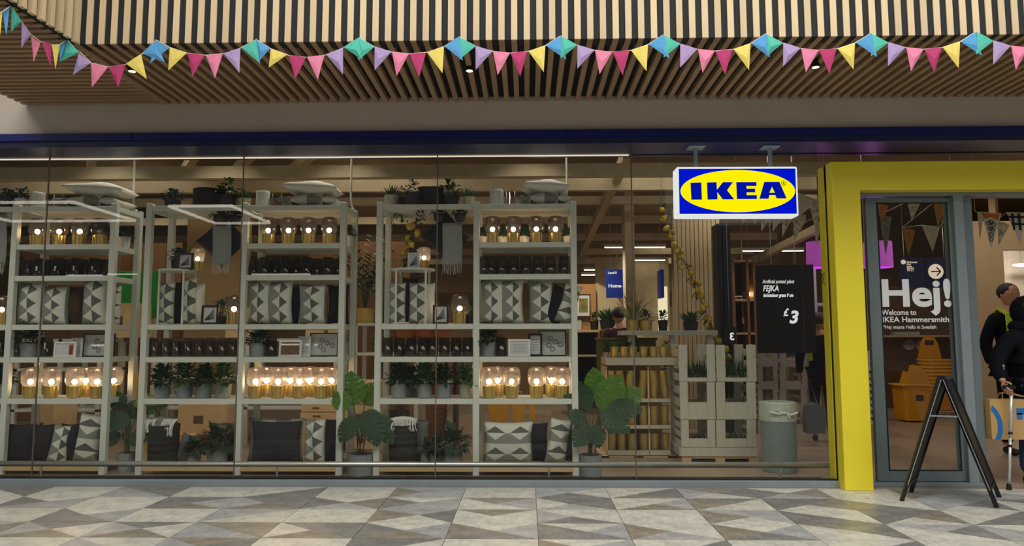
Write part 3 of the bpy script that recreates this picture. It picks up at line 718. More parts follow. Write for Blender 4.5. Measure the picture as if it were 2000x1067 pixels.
# ---- hanging cushion with scarf
def fringe(s, x0, x1, y, z, ln, n, rr):
    for i in range(n):
        x = x0 + (x1 - x0) * (i + .5) / n
        s.tube([(x, y, z), (x + rr.uniform(-.006, .006), y - .004, z - ln * .5), (x + rr.uniform(-.012, .012), y, z - ln * rr.uniform(.8, 1.1))], .0022, 4)
for k, cx, cy, hw, hh, s0, s1, st in (('B0', 435, 471, 57, 52, 415, 451, 418), ('C0', 871, 462, 53, 51, 864, 902, 436), ('A0', -14, 470, 34, 50, -26, 12, 416)):
    Y = YS + .22; wside = m_(hw * 1.36, Y)
    o = make_cushion(wside, wside, .11, dark_c, 14, .05)
    zc = P(cx, cy, Y).z; o.rotation_euler = (0, PI / 4, 0); o.location = (X(cx, cy, Y) - math.sin(PI / 4) * wside / 2, Y, zc - math.cos(PI / 4) * wside / 2)
    tag(o, 'charcoal cushion hung as a diamond in %s' % bay(k), 'cushion', 'cushions hung as diamonds')
    x0, x1 = X(s0, 480, Y - .09), X(s1, 480, Y - .09); zt, zbm = P(s0, st, Y - .09).z, P(s0, 516, Y - .09).z
    t = thing('scarf', 'pale grey fringed throw hanging in front of the charcoal diamond in %s' % bay(k), 'throw', (x0, Y - .09, zbm), group='throws hung over diamond cushions')
    s = MB(); n = 8; nn = 10
    for j in range(nn + 1):
        for i in range(n + 1):
            u, v = i / n, j / nn; s.v.append(((x1 - x0) * (u + .03 * math.sin(v * 4) * (1 - v)), .008 * math.sin(u * 9 + v) - .02 * v, (zt - zbm) * v))
    for j in range(nn):
        for i in range(n): a = j * (n + 1) + i; s.f.append((a, a + 1, a + n + 2, a + n + 1))
    fab = s.obj('fabric', M('throw_wool', (150, 156, 150), rough=.95, var=.08, scale=60, spec=.1), t, True)
    so_ = fab.modifiers.new('thick', 'SOLIDIFY'); so_.thickness = .006
    s = MB(); fringe(s, 0, x1 - x0, -.005, .003, m_(20, Y), 16, R); s.obj('fringe', M('fringe_wool', (196, 200, 190), rough=.95), t)
    s = MB(); s.cyl(((x1 - x0) * .5, .03, zt - zbm - .01), ((x1 - x0) * .5, .03, ZT[0] - .03 - zbm), .003, n=5); s.obj('hanging_wire', gasket, t)

# ---- small round tables
def make_round_table(r, h, legs=4):
    u = empty('side_table')
    s = MB(); s.lathe([(.0, h - .014), (r - .004, h - .014), (r, h - .012), (r, h + .006), (r - .006, h + .006), (r - .008, h), (0, h)], 32); s.obj('tabletop', white_p, u)
    for i in range(legs):
        a = PI / 4 + i * PI / 2; c, sn = math.cos(a) * (r - .012), math.sin(a) * (r - .012)
        MB().box(c - .008, c + .008, sn - .008, sn + .008, 0, h - .014).obj('leg', white_p, u)
    MB().tube([(math.cos(t * PI / 12) * (r - .012), math.sin(t * PI / 12) * (r - .012), .012) for t in range(6, 19)], .006, 5).obj('foot_bar', white_p, u)
    return u
Yt = YS + .22
rt = m_(72, Yt) / 2
for k, a, b in (('B0', 310, 382), ('C0', 763, 850), ('A0', -146, -80)):
    h = P(346, 529, Yt).z - ZT[3]
    inst('rtable', lambda: make_round_table(rt, h), 'small round white metal table standing on the shelf in %s' % bay(k), 'side table', (X((a + b) / 2, 560, Yt), Yt, ZT[3]), 0, (((b - a) / 72.), 1, 1), 'round white tables in the open bays')
ztb = ZT[3] + (P(346, 529, Yt).z - ZT[3]) + .001
frame(345, 377, 490, 524, Yt - .1, ztb, black_m, 'leaf', 'small black framed leaf print on the round table in %s' % bay('B0'), bw=.13)
frame(796, 820, 492, 524, Yt - .1, ztb, white_m, 'leaf', 'small white framed leaf print on the round table in %s' % bay('C0'), bw=.1)
frame(392, 426, 595, 633, YS + .08, ZT[3], black_m, 'leaf', 'black framed leaf print standing on the shelf in %s' % bay('B0'), bw=.12)
frame(845, 876, 595, 633, YS + .08, ZT[3], black_m, 'leaf', 'black framed leaf print standing on the shelf in %s' % bay('C0'), bw=.12)
lamp(386, 505, Yt + .02, ztb, 'glowing glass table lamp on the round table in %s' % bay('B0'), True, False, .78)
lamp(828, 503, Yt + .02, ztb, 'glowing glass table lamp on the round table in %s' % bay('C0'), True, False, .78)
lamp(457, 605, YS + .2, ZT[3], 'glowing smoked glass table lamp standing on the shelf in %s' % bay('B0'), True, True)
lamp(898, 604, YS + .2, ZT[3], 'glowing smoked glass table lamp standing on the shelf in %s' % bay('C0'), True, True)
lamp(3, 607, YS + .2, ZT[3], 'glowing smoked glass table lamp standing on the shelf in %s' % bay('A0'), True, True)
# ------------------------------------------------------------------ plants
leaf_d = M('dark_leaf', (34, 64, 38), rough=.6, spec=.3, var=.35, scale=12)
leaf_m = M('mid_leaf', (58, 92, 42), rough=.55, spec=.35, var=.35, scale=12)
leaf_l = M('bright_leaf', (72, 116, 34), rough=.5, spec=.35, var=.25, scale=6)
leaf_p = M('purple_leaf', (74, 40, 58), rough=.5, var=.3, scale=12)
stem_m = M('green_stem', (70, 84, 44), rough=.6)
pot_g = M('grey_pot', (138, 144, 146), rough=.7, var=.05, scale=20)
pot_b = M('black_pot', (28, 28, 30), rough=.5)
pot_c = M('cream_pot', (190, 186, 160), rough=.6)
pot_w = M('white_pot', (205, 205, 198), rough=.5)
terra = M('terracotta', (186, 108, 64), rough=.75, var=.10, scale=14)
gold = M('gold_pot', (206, 182, 104), rough=.36, metal=.75, var=.08)
soil = M('soil', (46, 34, 24), rough=.95, var=.3, scale=60)
def add_leaf(s, base, d, ln, wd, droop, up=Vector((0, 0, 1))):
    d = d.normalized(); side = d.cross(up)
    side = side.normalized() if side.length > .05 else Vector((1, 0, 0))
    nrm = side.cross(d)
    pts = []
    for t, ww in ((0, .04), (.3, .85), (.62, .9), (1, .0)):
        c = base + d * ln * t - up * (droop * ln * t * t)
        pts.append((c, ww))
    o = len(s.v)
    for c, ww in pts[:3]:
        s.v += [tuple(c - side * wd * ww / 2 + nrm * wd * .12 * ww), tuple(c), tuple(c + side * wd * ww / 2 + nrm * wd * .12 * ww)]
    s.v.append(tuple(pts[3][0]))
    for k in (0, 3): s.f += [(o + k, o + k + 1, o + k + 4, o + k + 3), (o + k + 1, o + k + 2, o + k + 5, o + k + 4)]
    s.f += [(o + 6, o + 7, o + 9), (o + 7, o + 8, o + 9)]
def pot(u, r, h, mat, rim=True, nm='pot', taper=.86):
    s = MB(); s.lathe([(.001, 0), (r * taper, 0), (r * (taper + .02), .004), (r, h - .012), (r * 1.02 if rim else r, h), (r * .92, h), (r * .9, h * .86), (.001, h * .86)], 20); p = s.obj(nm, mat, u, smooth=False)
    sm = MB().lathe([(.001, h * .865), (r * .9, h * .865)], 14).obj('soil', soil, u)
    return p
def bushy(seed, n, r, h, z0, ln, mat, trail=0.):
    rr = random.Random(seed); s = MB()
    for i in range(n):
        a = rr.uniform(0, 2 * PI); el = rr.uniform(-.2, 1.3); q = rr.uniform(.35, 1)
        base = Vector((math.cos(a) * math.cos(el) * r * q * .7, math.sin(a) * math.cos(el) * r * q * .7, z0 + max(-.0, math.sin(el)) * h * q * .8 + .02))
        d = Vector((math.cos(a) * math.cos(el), math.sin(a) * math.cos(el), math.sin(el) * .8 + .25))
        add_leaf(s, base, d, ln * rr.uniform(.7, 1.2), ln * rr.uniform(.45, .65), rr.uniform(.2, .7))
    return s
def make_plant(seed, pr, ph, fr_, fh, ln, n, pm, lm, kind='bushy'):
    def f():
        u = empty('potted_plant'); pot(u, pr, ph, pm)
        rr = random.Random(seed)
        if kind == 'bushy':
            stuff(bushy(seed, n, fr_, fh, ph * .9, ln, lm).obj('foliage', lm, u))
            s = MB()
            for i in range(6): a = i * 1.05; s.tube([(.01 * math.cos(a), .01 * math.sin(a), ph * .85), (fr_ * .4 * math.cos(a), fr_ * .4 * math.sin(a), ph + fh * .5)], .004, 4)
            s.obj('stem', stem_m, u)
        elif kind == 'grass':
            s = MB()
            for i in range(n):
                a = rr.uniform(0, 2 * PI); q = rr.uniform(0, 1)
                base = Vector((math.cos(a) * pr * .6 * q, math.sin(a) * pr * .6 * q, ph * .85))
                add_leaf(s, base, Vector((math.cos(a) * (.2 + q * .7), math.sin(a) * (.2 + q * .7), 1.0)), fh * rr.uniform(.6, 1.1), ln, rr.uniform(.1, .5))
            stuff(s.obj('foliage', lm, u))
        elif kind == 'trail':
            s = bushy(seed, n // 2, fr_, fh, ph * .9, ln, lm)
            for i in range(9):
                a = rr.uniform(-2.6, -.5); x, y, z = math.cos(a) * pr, math.sin(a) * pr, ph
                L = rr.uniform(.12, .34)
                for k in range(9):
                    p = Vector((x * (1.1 + .3 * math.sin(k)), y * 1.25 - .02, z - L * k / 8))
                    add_leaf(s, p, Vector((rr.uniform(-1, 1), rr.uniform(-1, .1), -.3)), ln * .8, ln * .5, .3)
            stuff(s.obj('foliage', lm, u))
        return u
    return f
GPOT = 'grey potted green plants'
def plant(key, px, py, Y, z, label, group=None, rz=None, sc=1.):
    return inst('pl_' + key, PLANTS[key], label, 'potted plant', (X(px, py, Y), Y, z), R.uniform(0, 6) if rz is None else rz, sc, group)
PLANTS = {'ivy': make_plant(1, .080, .135, .17, .22, .085, 150, pot_g, leaf_d), 'ivy2': make_plant(2, .080, .135, .18, .23, .11, 100, pot_g, leaf_m), 'ivyb': make_plant(9, .075, .13, .16, .21, .09, 120, M('beige_pot', (176, 170, 150), rough=.7), leaf_m),
          'small': make_plant(3, .06, .12, .10, .13, .055, 80, pot_w, leaf_d), 'tuft': make_plant(4, .06, .11, .1, .15, .012, 80, pot_c, leaf_m, 'grass'),
          'planter': make_plant(5, .075, .095, .15, .12, .05, 150, pot_b, leaf_d), 'trail': make_plant(6, .08, .13, .13, .16, .045, 150, pot_b, leaf_p, 'trail'),
          'trailg': make_plant(16, .08, .13, .12, .15, .05, 150, pot_b, leaf_m, 'trail'),
          'big': make_plant(7, .10, .15, .15, .2, .10, 55, pot_b, leaf_m), 'gold_bush': make_plant(8, .085, .13, .16, .17, .045, 170, gold, leaf_d), 'gold_grass': make_plant(10, .085, .13, .1, .52, .016, 90, gold, M('dry_grass', (150, 146, 96), rough=.7), 'grass'),
          'agave': make_plant(11, .105, .13, .1, .28, .035, 50, pot_b, leaf_m, 'grass'), 'blackb': make_plant(12, .06, .13, .1, .14, .07, 40, pot_b, leaf_d), 'floor': make_plant(13, .095, .15, .19, .22, .10, 120, pot_g, leaf_d)}
Yp = YS + .15
for k, pxs in (('B0', (316, 360, 398, 436)), ('C0', (779, 829, 866, 912))):
    for i, px in enumerate(pxs):
        plant('ivyb' if (k == 'C0' and i == 3) else ('ivy', 'ivy2')[i % 2], px, 760, Yp, ZT[5], '%s potted ivy, %s from the left on the fifth shelf of %s' % ('beige' if (k == 'C0' and i == 3) else 'grey', ORD[i], bay(k)), 'potted plants in the open bays')
plant('ivy', 805, 755, Yp + .2, ZT[5], 'dark potted ivy standing behind the first two pots in %s' % bay('C0'), 'potted plants in the open bays', sc=.9)
plant('ivy', 3, 755, Yp, ZT[5], 'grey potted ivy on the fifth shelf of %s' % bay('A0'), 'potted plants in the open bays')
for k, px in (('A1', 57), ('B1', 503), ('C1', 953)):
    plant('ivy', px, 680, Yp, ZT[4], 'grey potted plant beside the picture frames in %s' % bay(k), 'potted plants beside the frames', sc=1.0)
for k, px, Y in (('A1', 243, 7.32), ('B1', 680, 7.32)):
    plant('small', px, 460, Y, ZT[1], 'small bushy plant at the open side of %s' % bay(k), 'small plants behind the upper lamps')
for i, px in enumerate((942, 981, 1024, 1110)):
    plant('small', px, 470, 7.34, ZT[1], 'small bushy plant behind the upper lamps, %s from the left in %s' % (ORD[i], bay('C1')), 'small plants behind the upper lamps', sc=.9)
plant('planter', 352, 508, Yt + .02, ztb, 'plant behind the small frame on the round table in %s' % bay('B0'), sc=1.15)
plant('trailg', 812, 508, Yt + .15, ztb, 'tall loose plant behind the white frame on the round table in %s' % bay('C0'), sc=.9)
plant('blackb', 432, 600, YS + .25, ZT[3], 'small plant between the leaf print and the lamp in %s' % bay('B0'))
plant('blackb', 918, 600, YS + .3, ZT[3], 'small dark plant next to the lamp in %s' % bay('C0'))
# tops of the units
z0 = ZT[0]
Y0 = YS + .22
plant('planter', 14, 380, Y0, z0, 'bushy dark planter atop the first unit, cut by the photo edge', sc=1.1)
plant('small', 42, 380, Y0, z0, 'small bushy plant on top beside the white ceramic cylinder by the green panel')
plant('planter', 338, 380, Y0, z0, 'low wide white-tipped plant in a dark planter on top of the middle unit', sc=1.05)
plant('big', 444, 370, Y0, z0, 'tall leafy plant beside the black lampshade on top of the middle unit', sc=.95)
plant('tuft', 478, 385, Y0, z0, 'small grassy tuft in a cream pot on top of the middle unit')
plant('tuft', 764, 385, Y0 - .05, z0, 'small grassy tuft in a cream pot on top near the gold pots', sc=1.1)
plant('trail', 806, 380, Y0 - .12, z0, 'purple trailing plant hanging over the shelf edge near the gold pots', sc=1.0)
plant('trailg', 790, 370, Y0 + .1, z0, 'green trailing plant behind the purple one on top of the shelf', sc=.95)
plant('big', 880, 370, Y0, z0, 'leafy plant in a black pot on top of the unit near the gold pots', sc=.9)
plant('tuft', 916, 385, Y0, z0, 'small grassy tuft beside the post on top of the unit near the gold pots')
# hanging plants in the open bays
def make_hanging():
    u = empty('hanging_plant')
    s = MB(); s.lathe([(.001, -.16), (.05, -.155), (.075, -.09), (.07, -.06), (.06, -.06), (.001, -.08)], 16); s.obj('pot', pot_b, u)
    stuff(bushy(21, 60, .12, .06, -.08, .07, leaf_d).obj('foliage', leaf_d, u))
    s = MB()
    for i in range(3): a = i * 2.1; s.tube([(.065 * math.cos(a), .065 * math.sin(a), -.07), (.04 * math.cos(a), .04 * math.sin(a), -.02), (0, 0, .0)], .003, 4)
    s.obj('wire', gasket, u); return u
for k, pxs in (('B0', (433, 462)), ('C0', (858, 899)), ('A0', (-14,))):
    for i, px in enumerate(pxs): inst('hangpl', make_hanging, 'small hanging plant %s the throw in %s' % (('above', 'beside')[i], bay(k)), 'hanging plant', (X(px, 420, YS + .12), YS + .12 - .0, z0 - .03), i * 2., 1. if k != 'C0' else .8, 'hanging plants in the open bays')
# ceramics and boxes on top
cer = M('white_ceramic', (196, 198, 188), rough=.35, var=.03)
for k, px in (('by the green panel', 74), ('of the middle unit', 514), ('beside the gold pots', 970)):
    def mk():
        u = empty('ceramic_vase')
        s = MB(); s.lathe([(.001, 0), (.066, 0), (.070, .006), (.070, .165), (.064, .182), (.052, .186), (.050, .18), (.001, .17)], 24); s.obj('vase_body', cer, u); return u
    inst('cer', mk, 'white ceramic cylinder vase on top of the lamp bay %s' % k, 'vase', (X(px, 380, Y0), Y0, z0), 0, 1., 'white ceramic cylinders on top of the units')
    px2 = {74: 112, 514: 540, 970: 997}[px]
    inst('tumblertop', make_vase(.10, .17, clear_gl, 'glass_vase'), 'clear glass cylinder vase beside the white ceramic one %s' % k, 'vase', (X(px2, 380, Y0), Y0 + .02, z0), 0, 1., 'clear glass vases on top of the units')
def make_shade():
    u = empty('lampshade'); MB().lathe([(.155, 0), (.155, .20), (.152, .20), (.152, 0), (.155, 0)], 28).obj('drum', M('black_textile', (26, 25, 25), rough=.9), u)
    s = MB()
    for i in range(3): a = i * 2.1; s.tube([(0, 0, .17), (.152 * math.cos(a), .152 * math.sin(a), .17)], .003, 4)
    s.obj('spider', white_m, u); return u
inst('drumshade', make_shade, 'black drum lampshade lying among plants on top of the middle unit', 'lampshade', (X(409, 380, Y0), Y0, z0), 0, (1.0, 1, 1))
def make_blackpot():
    u = empty('plant_pot'); s = MB(); s.lathe([(.001, 0), (.085, 0), (.10, .01), (.105, .20), (.11, .21), (.10, .21), (.095, .02), (.001, .02)], 22); s.obj('pot_body', pot_b, u)
    s = MB(); s.lathe([(.111, .195), (.114, .2), (.114, .212), (.11, .213)], 22); s.obj('rim', pot_b, u); return u
for i, (px, lab) in enumerate(((833, 'empty glossy black pot behind the purple trailing plant'), (850, 'empty glossy black pot beside the glass joint on top of the shelf'))):
    inst('bpot', make_blackpot, lab, 'pot', (X(px, 376, Y0 + .02), Y0 + .02, z0), 0, (.8, .8, 1.0), 'black pots on top of the unit')
# ---- monsteras
def monstera_leaf(ln, wd, seed):
    rr = random.Random(seed); s = MB(); n = 7
    def wprof(t): return math.sin(PI * min(1, t * .95 + .08)) ** .6 * (1 - .25 * t)
    # midrib strip plus separate fingers on each side (the cuts between them are real gaps)
    s.add([(-.006, 0, 0), (.006, 0, 0), (.006, ln, -.12 * ln), (-.006, ln, -.12 * ln), (0, ln * .5, .004)], [(0, 1, 4), (1, 2, 4), (2, 3, 4), (3, 0, 4)])
    for sd in (-1, 1):
        for i in range(n):
            t0, t1 = i / n, (i + .90) / n
            y0, y1 = ln * t0, ln * (t1 if i < n - 1 else 1)
            w0, w1 = wd / 2 * wprof(t0 + .02), wd / 2 * wprof(t1)
            b = lambda x, y: (x * sd, y, -.12 * y * y / ln - .35 * x * x / wd + .02)
            skew = ln * .10
            s.add([b(0, y0), b(w0 * .6, y0 + skew * .3), b(w0, y0 + skew), b(w1 * .96, y1 + skew), b(w1 * .6, y1 + skew * .3), b(0, min(ln, y0 + ln / n))], [(0, 1, 2, 3, 4, 5) if sd > 0 else (5, 4, 3, 2, 1, 0)])
    return s
MLEAF = {}
def monstera(label, px, pyb, Y, pr, ph, leaves, zsc=1.):
    base = Vector((X(px, pyb, Y), Y, 0)); u = thing('monstera', label, 'plant', base, group='split-leaf plants on the shop floor')
    pot(u, pr, ph, pot_g, taper=.9)
    st = []
    for i, (lx, ly, dY, ln, wd, ang, tip, br) in enumerate(leaves):
        # lx,ly: where the leaf starts; ang: direction of the leaf in the picture plane; tip: lean towards the window
        a = P(lx, ly, Y + dY) - base
        key = (i % 3, br)
        if key not in MLEAF: MLEAF[key] = monstera_leaf(1., .92, i).mesh('leaf', leaf_l if br else leaf_d)
        o = bpy.data.objects.new('leaf', MLEAF[key]); COL.objects.link(o); o.parent = u; o.location = a
        L = m_(ln, Y); o.scale = (m_(wd, Y) / .92, L, L)
        dirv = Vector((math.sin(ang), -tip, math.cos(ang))).normalized()
        nrm = Vector((.12 * math.sin(i * 2.1), -1, .55)); xax = dirv.cross(nrm).normalized(); nz = xax.cross(dirv)
        o.rotation_euler = Matrix((xax, dirv, nz)).transposed().to_euler()
        MB().tube([(R.uniform(-.03, .03), R.uniform(-.03, .03), ph * .85), (a.x * .35, a.y * .35, ph + (a.z - ph) * .55), tuple(a)], .006, 5).obj('stem', stem_m, u)
    return u
monstera('monstera in a grey pot between the unit by the green panel and the middle unit', 246, 935, 7.15, m_(17.5, 7.15), P(246, 884, 7.15).z,
         [(252, 828, -.05, 44, 48, -1.2, .3, 0), (246, 815, .1, 40, 42, .7, .2, 0), (262, 790, .05, 46, 34, 1.2, .3, 1), (240, 800, .1, 40, 40, -.5, .3, 0), (255, 850, -.1, 40, 44, 1.7, .4, 0), (236, 850, 0, 34, 38, -1.9, .3, 0), (270, 800, .15, 60, 36, 1.35, .2, 1)])
monstera('monstera in a grey pot between the middle unit and the unit near the gold pots', 703, 938, 7.0, m_(26, 7), P(703, 886, 7.0).z,
         [(690, 792, .05, 62, 66, -.05, .25, 1), (712, 790, .12, 46, 56, .55, .2, 1), (680, 800, -.02, 40, 44, -.6, .3, 1), (708, 806, -.06, 62, 54, 2.4, .3, 0), (722, 800, -.06, 66, 58, 2.85, .3, 0), (738, 812, -.02, 58, 48, 2.6, .25, 0), (694, 815, -.1, 50, 46, -2.6, .3, 0)])
monstera('monstera in a grey pot in front of the gold pot display', 1154, 938, 6.98, m_(22, 6.98), P(1154, 888, 6.98).z,
         [(1172, 800, .06, 72, 70, .5, .25, 1), (1200, 798, .1, 60, 62, .9, .2, 1), (1165, 778, .12, 56, 50, -.1, .2, 1), (1176, 802, -.08, 60, 58, 2.2, .3, 0), (1190, 795, -.04, 58, 52, 1.6, .25, 0), (1150, 800, 0, 54, 46, -.35, .2, 0), (1146, 820, -.05, 36, 44, -1.3, .35, 0), (1150, 830, -.1, 46, 46, -2.5, .3, 0), (1162, 830, -.1, 40, 42, 3.0, .3, 0), (1140, 800, .05, 44, 40, -.9, .3, 0)])
# ---- bottom level of the open bays
basket_m = M('dark_weave', (40, 36, 34), rough=.9, var=.3, scale=50, stretch=(1, 1, 3))
def throw_roll(u, w, z, mat, fr_m, seed):
    rr = random.Random(seed); s = MB()
    pts = [(-w / 2, 0, z), (-w / 4, -.02, z + .02), (0, 0, z + .025), (w / 4, .01, z + .02), (w / 2, 0, z + .005)]
    s.tube(pts, .055, 12, .05); s.obj('folded_throw', mat, u, True)
    s = MB(); s.sph((0, 0, z - .02), .10, 12, (w / .24, .9, .5)); s.obj('folded_throw', mat, u, True)
    return rr
def basket(px0, px1, pyt, Y, label, fr_px, th=True, mat=None):
    w = m_(px1 - px0, Y); h = P(px0, pyt, Y).z - zb
    u = thing('storage_basket', label, 'basket', (X((px0 + px1) / 2, 860, Y), Y, zb), group='dark storage baskets at the foot of the shelving')
    n = 14
    prof = [(w / 2 * .94, 0), (w / 2, h), (w / 2 - .01, h), (w / 2 * .92, .01), (.001, .01), (.001, 0), (w / 2 * .94, 0)]
    s = MB()
    for k in range(6):
        z0_, z1_ = h * k / 6, h * (k + .93) / 6; r0_, r1_ = w / 2 * (.94 + .06 * k / 6), w / 2 * (.94 + .06 * (k + 1) / 6)
        s.lathe([(r0_, z0_), (r0_ + .004, (z0_ + z1_) / 2), (r1_, z1_)], 24)
    s.lathe([(w / 2 - .008, 0), (w / 2 - .008, h)], 24); s.lathe([(.001, .004), (w / 2 - .008, .004)], 24)
    s.obj('woven_body', mat or basket_m, u)
    MB().lathe([(w / 2 - .012, h), (w / 2 + .006, h), (w / 2 + .006, h + .014), (w / 2 - .012, h + .014), (w / 2 - .012, h)], 24).obj('rim', basket_m, u)
    return u, w, h
def throw(px0, px1, pyb, Y, label, mat, fmat, fparts, hh=.09):
    zbt = P(px0, pyb, Y).z; w = m_(px1 - px0, Y)
    u = thing('throw', label, 'throw', (X((px0 + px1) / 2, pyb, Y), Y, zbt), group='rolled throws lying in the baskets')
    throw_roll(u, w, .035, mat, fmat, 1)
    s = MB()
    for a, b, L in fparts:
        n = int(m_(b - a, Y) / .007)
        for i in range(n):
            x = X(a, pyb, Y) + (X(b, pyb, Y) - X(a, pyb, Y)) * (i + .5) / n - u.location.x; d = R.uniform(-.012, .012)
            s.tube([(x, -.05, .09), (x + d, -.10, .06), (x + 2 * d, -.115 + R.uniform(-.01, .01), .01), (x + 3 * d, -.11, -L * R.uniform(.7, 1.1))], .0042, 4)
    stuff(s.obj('fringe', fmat, u)); return u
fr_w = M('white_fringe', (214, 218, 210), rough=.95)
basket(291, 348, 832, YS + .15, 'dark woven basket with a fringed throw at the foot of %s' % bay('B0'), None)
throw(288, 340, 836, YS + .15, 'grey green rolled throw with white fringe on the basket in %s' % bay('B0'), M('sage_wool', (120, 126, 112), rough=.95, var=.1, scale=50), fr_w, ((288, 312, .03), (324, 352, .07)))
basket(760, 814, 832, YS + .13, 'dark stacked basket with white fringe on top at the foot of %s' % bay('C0'), None)
throw(762, 812, 836, YS + .13, 'white rolled throw with long fringe on the basket in %s' % bay('C0'), light_c, fr_w, ((762, 790, .05), (790, 812, .02)))
basket(424, 462, 848, YS + .28, 'dark basket half hidden behind the small potted plants in %s' % bay('B0'), None)
throw(422, 458, 848, YS + .28, 'dark taupe rolled throw on the half hidden basket in %s' % bay('B0'), M('taupe_wool', (112, 104, 90), rough=.95), M('taupe_fringe', (140, 132, 116), rough=.95), ((430, 458, .12),))
cushion(812, 838, 818, 902, YS + .2, M('slate_fabric', (92, 92, 90), rough=.95), 'slate grey cushion beside the fringed basket in %s' % bay('C0'), .14, group=GB, z=zb)
cushion(343, 372, 846, 902, YS + .2, M('grey_fabric', (100, 104, 104), rough=.95), 'grey cushion leaning beside the fringed basket in %s' % bay('B0'), .12, (0, .25, 0), GB, zb)
plant('floor', 379, 880, YS + .12, zb, 'small grey potted plant beside the fringed basket in %s' % bay('B0'), sc=.72)
plant('floor', 425, 880, YS + .12, zb, 'larger grey potted plant at the foot of %s' % bay('B0'), sc=1.1)
plant('floor', 884, 880, YS + .10, zb, 'dark leafy plant in a grey pot at the foot of %s' % bay('C0'), sc=1.1, rz=1.)
plant('ivy', 832, 880, YS + .16, zb, 'small grey potted plant beside the terracotta stack in %s' % bay('C0'), sc=.75)
plant('ivy', 852, 885, YS + .10, zb, 'small grey potted plant in front of the terracotta stack in %s' % bay('C0'), sc=.8)
# terracotta pots, nested in a column
def make_terra():
    u = empty('terracotta_pot'); s = MB(); s.lathe([(.001, 0), (.085, 0), (.105, .12), (.095, .12), (.078, .006), (.001, .006)], 22); s.obj('pot_body', terra, u)
    s = MB(); s.lathe([(.105, .112), (.114, .114), (.116, .15), (.106, .152), (.102, .12)], 22); s.obj('rim', terra, u); return u
for i in range(9):
    Yq = YB + .25; z = .3 + .052 * i
    inst('terra', make_terra, 'terracotta pot, %s from the bottom of the nested column' % ORD[i], 'pot', (X(852, 830, Yq), Yq, z), 0, 1., 'terracotta pots nested in a column')
for i, px in enumerate((795, 828, 860)):
    Yq = YB + .3; inst('terra', make_terra, 'terracotta pot on a board behind the brown vases, %s of three' % ORD[i], 'pot', (X(px, 655, Yq), Yq, P(px, 668, Yq).z), 0, 1.1, 'terracotta pots behind the brown vases')
tb = thing('display_bench', 'wooden bench behind the open bay near the gold pots carrying terracotta pots', 'bench', (X(838, 800, YB + .3), YB + .28, 0))
zt_ = P(828, 668, YB + .3).z
MB().bbox(-.30, .30, -.15, .18, zt_ - .03, zt_).obj('board', wood, tb); MB().bbox(-.30, .30, -.15, .18, .27, .30).obj('board', wood, tb)
for sx in (-1, 1): MB().bbox(sx * .29 - .015, sx * .29 + .015, -.15, .18, 0, zt_ - .03).obj('side_panel', M('dark_brown_panel', (66, 44, 30), rough=.7), tb)
# lemons hanging in the open bay
def make_lemon():
    s = MB(); s.lathe([(.001, -.048), (.010, -.042), (.030, -.022), (.034, 0), (.030, .022), (.012, .042), (.001, .047)], 14); return s.obj('lemon', M('lemon_skin', (206, 176, 52), rough=.45, var=.1, scale=30, bump=.2), smooth=True)
def garland(label, pts, nlem, nleaf, seed, sc=1.):
    rr = random.Random(seed); u = thing('lemon_garland', label, 'garland', pts[0])
    q = [Vector(p) - Vector(pts[0]) for p in pts]
    def at(t): t *= len(q) - 1; i = min(int(t), len(q) - 2); return q[i].lerp(q[i + 1], t - i)
    MB().tube(q, .006, 5).obj('cord', stem_m, u)
    for i in range(nlem):
        c = at((i + .5) / nlem) + Vector((rr.uniform(-.05, .05), rr.uniform(-.05, .02), rr.uniform(-.05, .03)))
        if 'lemon' not in CACHE:
            CACHE['lemon'] = make_lemon(); o = CACHE['lemon']
        else: o = CACHE['lemon'].copy(); COL.objects.link(o)
        o.parent = u; o.location = c; o.scale = (sc,) * 3; o.rotation_euler = (rr.uniform(-1, 1), rr.uniform(-1, 1), 0)
    MB().cyl(q[0], (q[0].x, q[0].y, (2.55 if seed == 3 else ZCE) - pts[0].z), .003, n=4).obj('hanging_wire', stem_m, u)
    s = MB()
    for i in range(nleaf):
        add_leaf(s, at(rr.random()), Vector((rr.uniform(-1, 1), rr.uniform(-1, .4), rr.uniform(-.8, .6))), .1 * sc, .04 * sc, .3)
    stuff(s.obj('foliage', leaf_m, u))
garland('faux lemon garland hanging inside the open bay near the gold pots', [P(813, 432, YB - .1), P(806, 460, YB - .1), P(800, 490, YB - .1), P(790, 525, YB - .1)], 8, 40, 3)
# ------------------------------------------------------------------ shop interior to the right
Yq = 8.0
def pallet(label, px0, px1, Y, z, d=.6):
    a, b = X(px0, 890, Y), X(px1, 890, Y)
    u = thing('pallet', label, 'pallet', ((a + b) / 2, Y, 0)); w = b - a; h = z
    for i in range(5): MB().bbox(-w / 2, w / 2, d * i / 4.6, d * i / 4.6 + .09, h - .022, h, .002).obj('deck_board', pale, u)
    for x in (-w / 2 + .05, 0, w / 2 - .05): 
        for y in (0, d * .45, d * .87): MB().bbox(x - .05, x + .05, y, y + .09, .02, h - .022, .002).obj('block', pale, u)
        MB().bbox(x - .05, x + .05, 0, d * .96, 0, .02, .002).obj('skid', pale, u)
    return u
zp = P(1250, 891, Yq).z
pallet('wooden pallet under the gold pot display', 1172, 1323, Yq, zp)
xd0_, xd1_ = X(1183, 700, Yq), X(1326, 700, Yq); xmid = X(1268, 800, Yq)
trays = []
